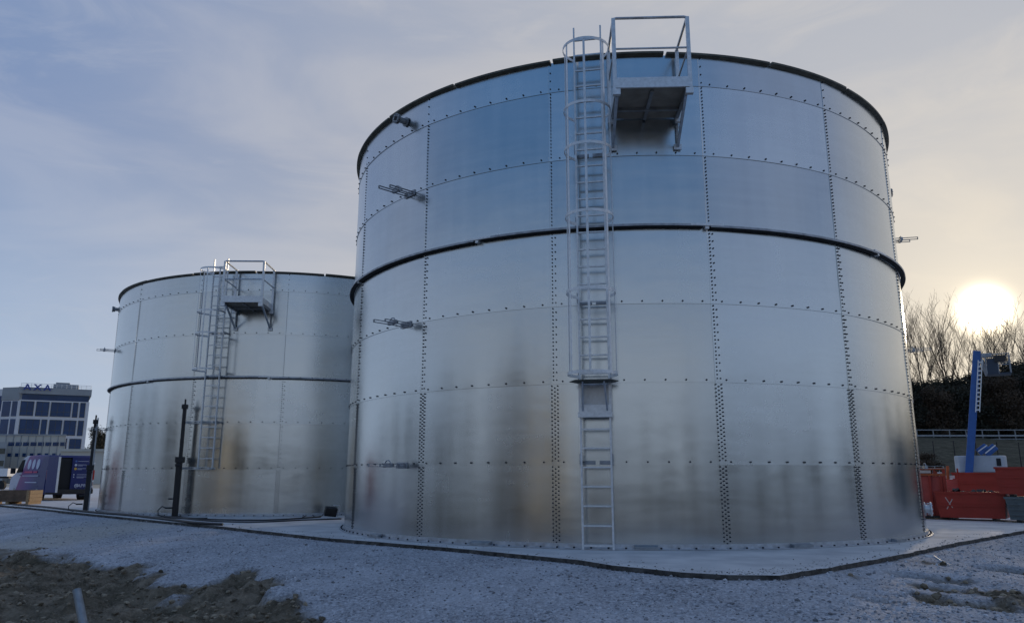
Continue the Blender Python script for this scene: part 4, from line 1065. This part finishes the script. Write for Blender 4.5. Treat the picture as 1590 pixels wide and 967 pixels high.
m = MB(); m.box((0, 0, z_-0.25), (b.x-a.x, 2.3, 0.6)); m.build('side_board', M['white'], t)
m = MB(); m.box((0, 0, z_-0.62), (b.x-a.x-0.4, 1.2, 0.14)); m.build('chassis', M['black'], t)
for x in (-0.9, 0.9): m = MB(); m.cyl((x, -0.95, 0.36), (0, 1, 0), 0.36, 0.25, 18); m.build('wheel', M['rubber'], t)

# ------------------------------------------------------------------ van
def van():
    beta = math.radians(47); rl = Vector((-19.75, 33.6, -0.05))      # rear left corner on the ground
    t = thing('delivery_van', 'blue purple and white van with one rear door open', 'van', rl, beta)
    # local axes: +x across to the right side, +y forward
    W, Lg, H = 1.93, 5.0, 1.98
    prof = [(0.02, 0.38), (0.0, 0.60), (0.03, 1.20), (0.10, 1.86), (0.22, 1.95), (1.6, H), (3.3, 1.96), (3.62, 1.88), (4.28, 1.20), (4.86, 1.02), (4.98, 0.82), (5.0, 0.42), (4.9, 0.30), (0.1, 0.30)]
    def wrap_mat():
        m = bpy.data.materials.new('printed_van_wrap'); m.use_nodes = True; T_ = m.node_tree; p = T_.nodes['Principled BSDF']; p.inputs['Roughness'].default_value = 0.45; p.inputs['Specular IOR Level'].default_value = 0.25
        n = lambda k: T_.nodes.new(k); l = T_.links.new; tcn = n('ShaderNodeTexCoord'); s = n('ShaderNodeSeparateXYZ'); l(tcn.outputs['Object'], s.inputs[0])
        q = n('ShaderNodeMath'); q.operation = 'MULTIPLY_ADD'; l(s.outputs[2], q.inputs[0]); q.inputs[1].default_value = 0.75; l(s.outputs[1], q.inputs[2])
        r = n('ShaderNodeValToRGB'); d = n('ShaderNodeMath'); d.operation = 'DIVIDE'; l(q.outputs[0], d.inputs[0]); d.inputs[1].default_value = 6.5; l(d.outputs[0], r.inputs[0])
        e = r.color_ramp.elements; e[0].position = 0.0; e[0].color = (0.006, 0.017, 0.12, 1); e[1].position = 0.30; e[1].color = (0.007, 0.019, 0.13, 1)
        for pos, c_ in ((0.42, (0.05, 0.025, 0.19, 1)), (0.62, (0.17, 0.035, 0.19, 1)), (0.655, (0.22, 0.05, 0.20, 1)), (0.665, (0.50, 0.52, 0.60, 1))):
            k = e.new(pos); k.color = c_
        l(r.outputs[0], p.inputs['Base Color']); return m
    wrap = wrap_mat(); dkb = mat('dark_blue_van_paint', (0.007, 0.019, 0.13), 0.3); vg = mat('van_glass', (0.010, 0.012, 0.016), 0.6, spec=0.05)
    m = MB(); V = []
    k = len(prof)
    secs = ((0.0, 0.045), (0.05, 0.0), (W-0.05, 0.0), (W, 0.045))
    for xq, ins in secs:
        for (y, z) in prof:
            tum = 0.10*max(0, (z-1.05)/0.95)
            xx_ = (xq+tum if xq < W/2 else xq-tum)
            V.append((xx_, min(max(y, ins), Lg-ins), z-(ins if z > 1.8 else 0)))
    Fs = [tuple(range(k))[::-1], tuple(range(3*k, 4*k))]
    for s in range(3):
        for j in range(k):
            l_ = (j+1) % k
            if s == 1 and j in (0, 1, 2): continue     # the rear opening
            Fs.append((s*k+j, s*k+l_, (s+1)*k+l_, (s+1)*k+j))
    m.add(V, Fs); m.build('body', wrap, t, bevel=0.02)
    m = MB(); m.box((W/2, 1.3, 1.1), (W-0.2, 2.5, 1.45)); o = m.build('load_space', M['inner'], t)  # solid black block, the interior's shade put into its colour
    # rear doors
    m = MB(); m.box((W*0.75-0.035, 0.01, 1.14), (W/2-0.10, 0.05, 1.50)); rd = m.build('door', dkb, t, bevel=0.015)
    m_w2 = mat('print_white', (0.55, 0.60, 0.72), 0.6); m_y = mat('print_yellow', (0.60, 0.38, 0.05), 0.6)
    def disc(x, z, r_, mm): q = MB(); q.cyl((x, -0.019, z), (0, 1, 0), r_, 0.006, 18); q.build('print_dot', mm, rd)
    x0 = W*0.5+0.16
    disc(x0, 1.70, 0.045, mat('print_blue', (0.08, 0.15, 0.40), 0.6)); disc(x0, 1.54, 0.050, m_w2); disc(x0, 1.38, 0.055, m_y)
    disc(x0-0.04, 1.13, 0.025, m_w2); disc(x0-0.04, 1.03, 0.025, m_w2)
    for z, ln in ((1.70, 0.42), (1.55, 0.36), (1.51, 0.2), (1.39, 0.34), (1.35, 0.18), (1.13, 0.40), (1.04, 0.56), (1.0, 0.28)):
        q = MB(); q.box((x0+0.08+ln/2, -0.018, z), (ln, 0.006, 0.014)); q.build('print_line', m_w2, rd)
    letters('APRO', 0.19, 0.003, m_w2, rd, (x0+0.40, -0.02, 0.60), (PI/2, 0, 0))
    q = MB(); q.path([(x0+0.11+0.075*math.cos(g), -0.018, 0.655+0.075*math.sin(g)) for g in [0.7+i*0.42 for i in range(11)]], 0.016, 5); q.box((x0+0.12, -0.018, 0.66), (0.10, 0.006, 0.05)); q.build('emblem', m_w2, rd)
    # open door: hinged at the left edge and swung outwards
    hg = Vector((0.03, -0.01, 0)); an = math.radians(-128); dd = Vector((math.cos(an), math.sin(an), 0))
    dd = Vector((0.20, -0.98, 0)); wd = W/2-0.12
    m = MB(); m.bar((hg+dd*0.02)+Vector((0, 0, 1.14)), (hg+dd*wd)+Vector((0, 0, 1.14)), 0.05, 1.50); od = m.build('door', dkb, t, bevel=0.015)
    nr = Vector((dd.y, -dd.x, 0))
    m = MB(); m.bar((hg+dd*(wd+0.004))+Vector((0, 0, 1.13)), (hg+dd*(wd+0.05))+Vector((0, 0, 1.13)), 0.07, 1.47); m.build('door_edge', M['white'], od)
    m = MB(); m.bar((hg+dd*0.05-nr*0.035)+Vector((0, 0, 1.13)), (hg+dd*(wd-0.02)-nr*0.035)+Vector((0, 0, 1.13)), 0.012, 1.42); m.build('door_lining', M['galv_dull'], od)
    # lamps, bumper, wheels, glass, mirror
    for x in (0.07, W-0.07):
        m = MB(); m.box((x, -0.02, 1.12), (0.11, 0.05, 0.42)); m.build('tail_lamp', mat('tail_lamp_red', (0.35, 0.01, 0.01), 0.2), t, bevel=0.01)
        for z in (0.62, 0.85, 1.62): m = MB(); m.box((x, -0.04, z), (0.07, 0.05, 0.07)); m.build('hinge', M['white'], t)
    m = MB(); m.box((W/2, -0.05, 0.42), (W-0.06, 0.18, 0.20)); m.build('bumper', M['black'], t, bevel=0.03)
    m = MB(); m.box((W/2, Lg-0.02, 0.45), (W-0.08, 0.14, 0.28)); m.build('bumper', M['black'], t, bevel=0.03)
    for y in (0.95, 4.1):
        for x, sx in ((0.02, -1), (W-0.02, 1)):
            m = MB(); m.cyl((x-sx*0.10, y, 0.34), (1, 0, 0), 0.34, 0.24, 28); wh = m.build('wheel', M['rubber'], t, bevel=0.02)
            m = MB(); m.cyl((x+sx*0.026, y, 0.34), (1, 0, 0), 0.20, 0.012, 20); m.build('rim', M['galv_dull'], wh)
            m = MB(); m.cyl((x-sx*0.02, y, 0.40), (1, 0, 0), 0.42, 0.052, 28); m.build('wheel_arch', M['black'], t)
    yx = [(3.30, 1.25), (3.34, 1.80), (3.62, 1.78), (4.12, 1.27), (4.10, 1.22)]
    for sx, x in ((-1, -0.014), (1, W+0.014)):
        m = MB(); vs = []
        for e_ in (0.0, 0.03):
            for y, z in yx: vs.append((x+sx*(e_-0.02)-sx*0.100*max(0, (z-1.05)/0.95), y, z))
        n_ = len(yx); m.add(vs, [tuple(range(n_))[::-1], tuple(range(n_, 2*n_))]+[(i, (i+1) % n_, (i+1) % n_+n_, i+n_) for i in range(n_)]); m.build('side_window', vg, t)
        m = MB(); m.box((x+sx*0.17, 3.98, 1.30), (0.20, 0.10, 0.26)); m.build('mirror', M['black'], t, bevel=0.03)
        m = MB(); m.box((x+sx*0.045, 3.28, 1.12), (0.03, 0.16, 0.035)); m.build('door_handle', M['black'], t)
    m = MB(); m.add([(0.22, 4.28-0.0, 1.235), (W-0.22, 4.28, 1.235), (W-0.26, 3.66, 1.86), (0.26, 3.66, 1.86), (0.22, 4.30, 1.26), (W-0.22, 4.30, 1.26), (W-0.26, 3.69, 1.885), (0.26, 3.69, 1.885)], [(0, 1, 2, 3), (4, 5, 6, 7), (0, 1, 5, 4), (2, 3, 7, 6), (1, 2, 6, 5), (0, 3, 7, 4)]); m.build('windscreen', vg, t)
    for x in (0.22, W-0.22): m = MB(); m.box((x, Lg-0.06, 0.84), (0.30, 0.14, 0.20)); m.build('headlight', M['white'], t, bevel=0.03)
    # print on the left side
    for i, y in enumerate((1.35, 1.95, 2.55)):
        xs_ = -0.004+0.10*max(0, (1.62-1.05)/0.95)
        m = MB(); pts = [(y+0.20*math.cos(g), 1.58+0.22*math.sin(g)) for g in [2*PI*i_/18 for i_ in range(18)]]
        ct = lambda z: 0.10*max(0, (z-1.05)/0.95)
        vs = [(ct(z)-0.008, yy, z) for yy, z in pts]+[(ct(z)+0.01, yy, z) for yy, z in pts]
        m.add(vs, [tuple(range(18)), tuple(range(18, 36))]+[(q, (q+1) % 18, (q+1) % 18+18, q+18) for q in range(18)]); m.build('print_oval', m_w2, t)
    m_pk = mat('print_pink', (0.55, 0.05, 0.15), 0.6)
    for y, z, ln, mm, hh in ((2.45, 1.24, 1.1, m_pk, 0.08), (1.5, 1.24, 0.5, m_pk, 0.07), (2.1, 1.08, 2.2, m_w2, 0.03), (1.9, 0.80, 1.6, m_w2, 0.04)):
        m = MB(); m.box((-0.004+0.10*max(0, (z-1.05)/0.95), y, z), (0.012, ln, hh)); m.build('print_line', mm, t)
van()

# ------------------------------------------------------------------ what stands behind the camera (seen mirrored in the tank sheets)
m_cream = mat('cream_render', (0.62, 0.61, 0.57), 0.85, 0, 0.08, 0.4)
t = thing('arched_building', 'cream building with arched openings, seen only mirrored in the large tank', 'building', (-37, -33, -0.6), -0.68)
m = MB(); m.box((0, 0, 4.2), (30, 9, 8.4)); m.build('wall', m_cream, t)
for i in range(10):
    for sy in (-1, 1):
        x = -12.6+i*2.8; m = MB(); pts = [(x-0.75, 4.4), (x+0.75, 4.4)]+[(x+0.75*math.cos(PI*k_/8), 6.4+0.75*math.sin(PI*k_/8)) for k_ in range(9)]
        m.prism([(a_, b_) for a_, b_ in pts], 4.47*sy-0.05, 4.47*sy+0.1, Matrix(((1, 0, 0, 0), (0, 0, 1, 0), (0, 1, 0, 0), (0, 0, 0, 1)))); m.build('window', M['inner'], t)
m = MB(); m.box((0, 0, 8.55), (31, 10, 0.3)); m.build('roof', m_par, t)
m = MB(); m.box((0, 0, 1.3), (4.0, 2.44, 2.3)); o = m.build('shipping_container', mat('dark_red_container_paint', (0.20, 0.02, 0.018), 0.6), bevel=0.03); o.location = (-27, 29.5, -0.3); o.rotation_euler = (0, 0, 1.2)
tag(o, 'red shipping container seen only as a red streak mirrored low in both tanks', 'container')
for i in range(9): pass
m = MB(); m.box((0, 0, 1.3), (3.0, 2.44, 2.4)); o = m.build('shipping_container', M['skipgrey'], bevel=0.03); o.location = (19, 19.5, -0.1); o.rotation_euler = (0, 0, -0.7)
tag(o, 'dark grey container seen only mirrored low at the right of the large tank', 'container')
back_tr = [(-34, -18, 9), (-37, -25, 12), (-14, -52, 7), (-6, -55, 6), (4, -58, 8), (13, -56, 7), (22, -50, 9), (30, -46, 8), (38, -38, 10), (44, -30, 9), (48, -20, 8), (50, -10, 9), (52, 52, 10), (58, 42, 9), (62, 32, 10), (64, 22, 9), (62, 12, 11), (58, 2, 9), (70, 60, 9), (-20, -22, 5), (24, -30, 6), (10, -40, 5), (-46, -8, 9), (-50, 4, 8), (-52, -2, 10), (-56, 12, 9), (-60, 20, 10), (-62, 30, 9), (-66, 42, 8), (-42, -18, 8), (-28, -34, 9), (-47, 0, 6), (-20, -54, 6)]
for i, (x, y, h) in enumerate(back_tr):
    o = copy_tree(P1[i % 3]); o.location = (x, y, -0.8); s = h/8.7; o.scale = (1.1, 1.1, s); o.rotation_euler = (0, 0, i)
    o['label'] = 'dark tree behind the camera, seen only mirrored in the tanks'; o['group'] = 'trees behind the camera'
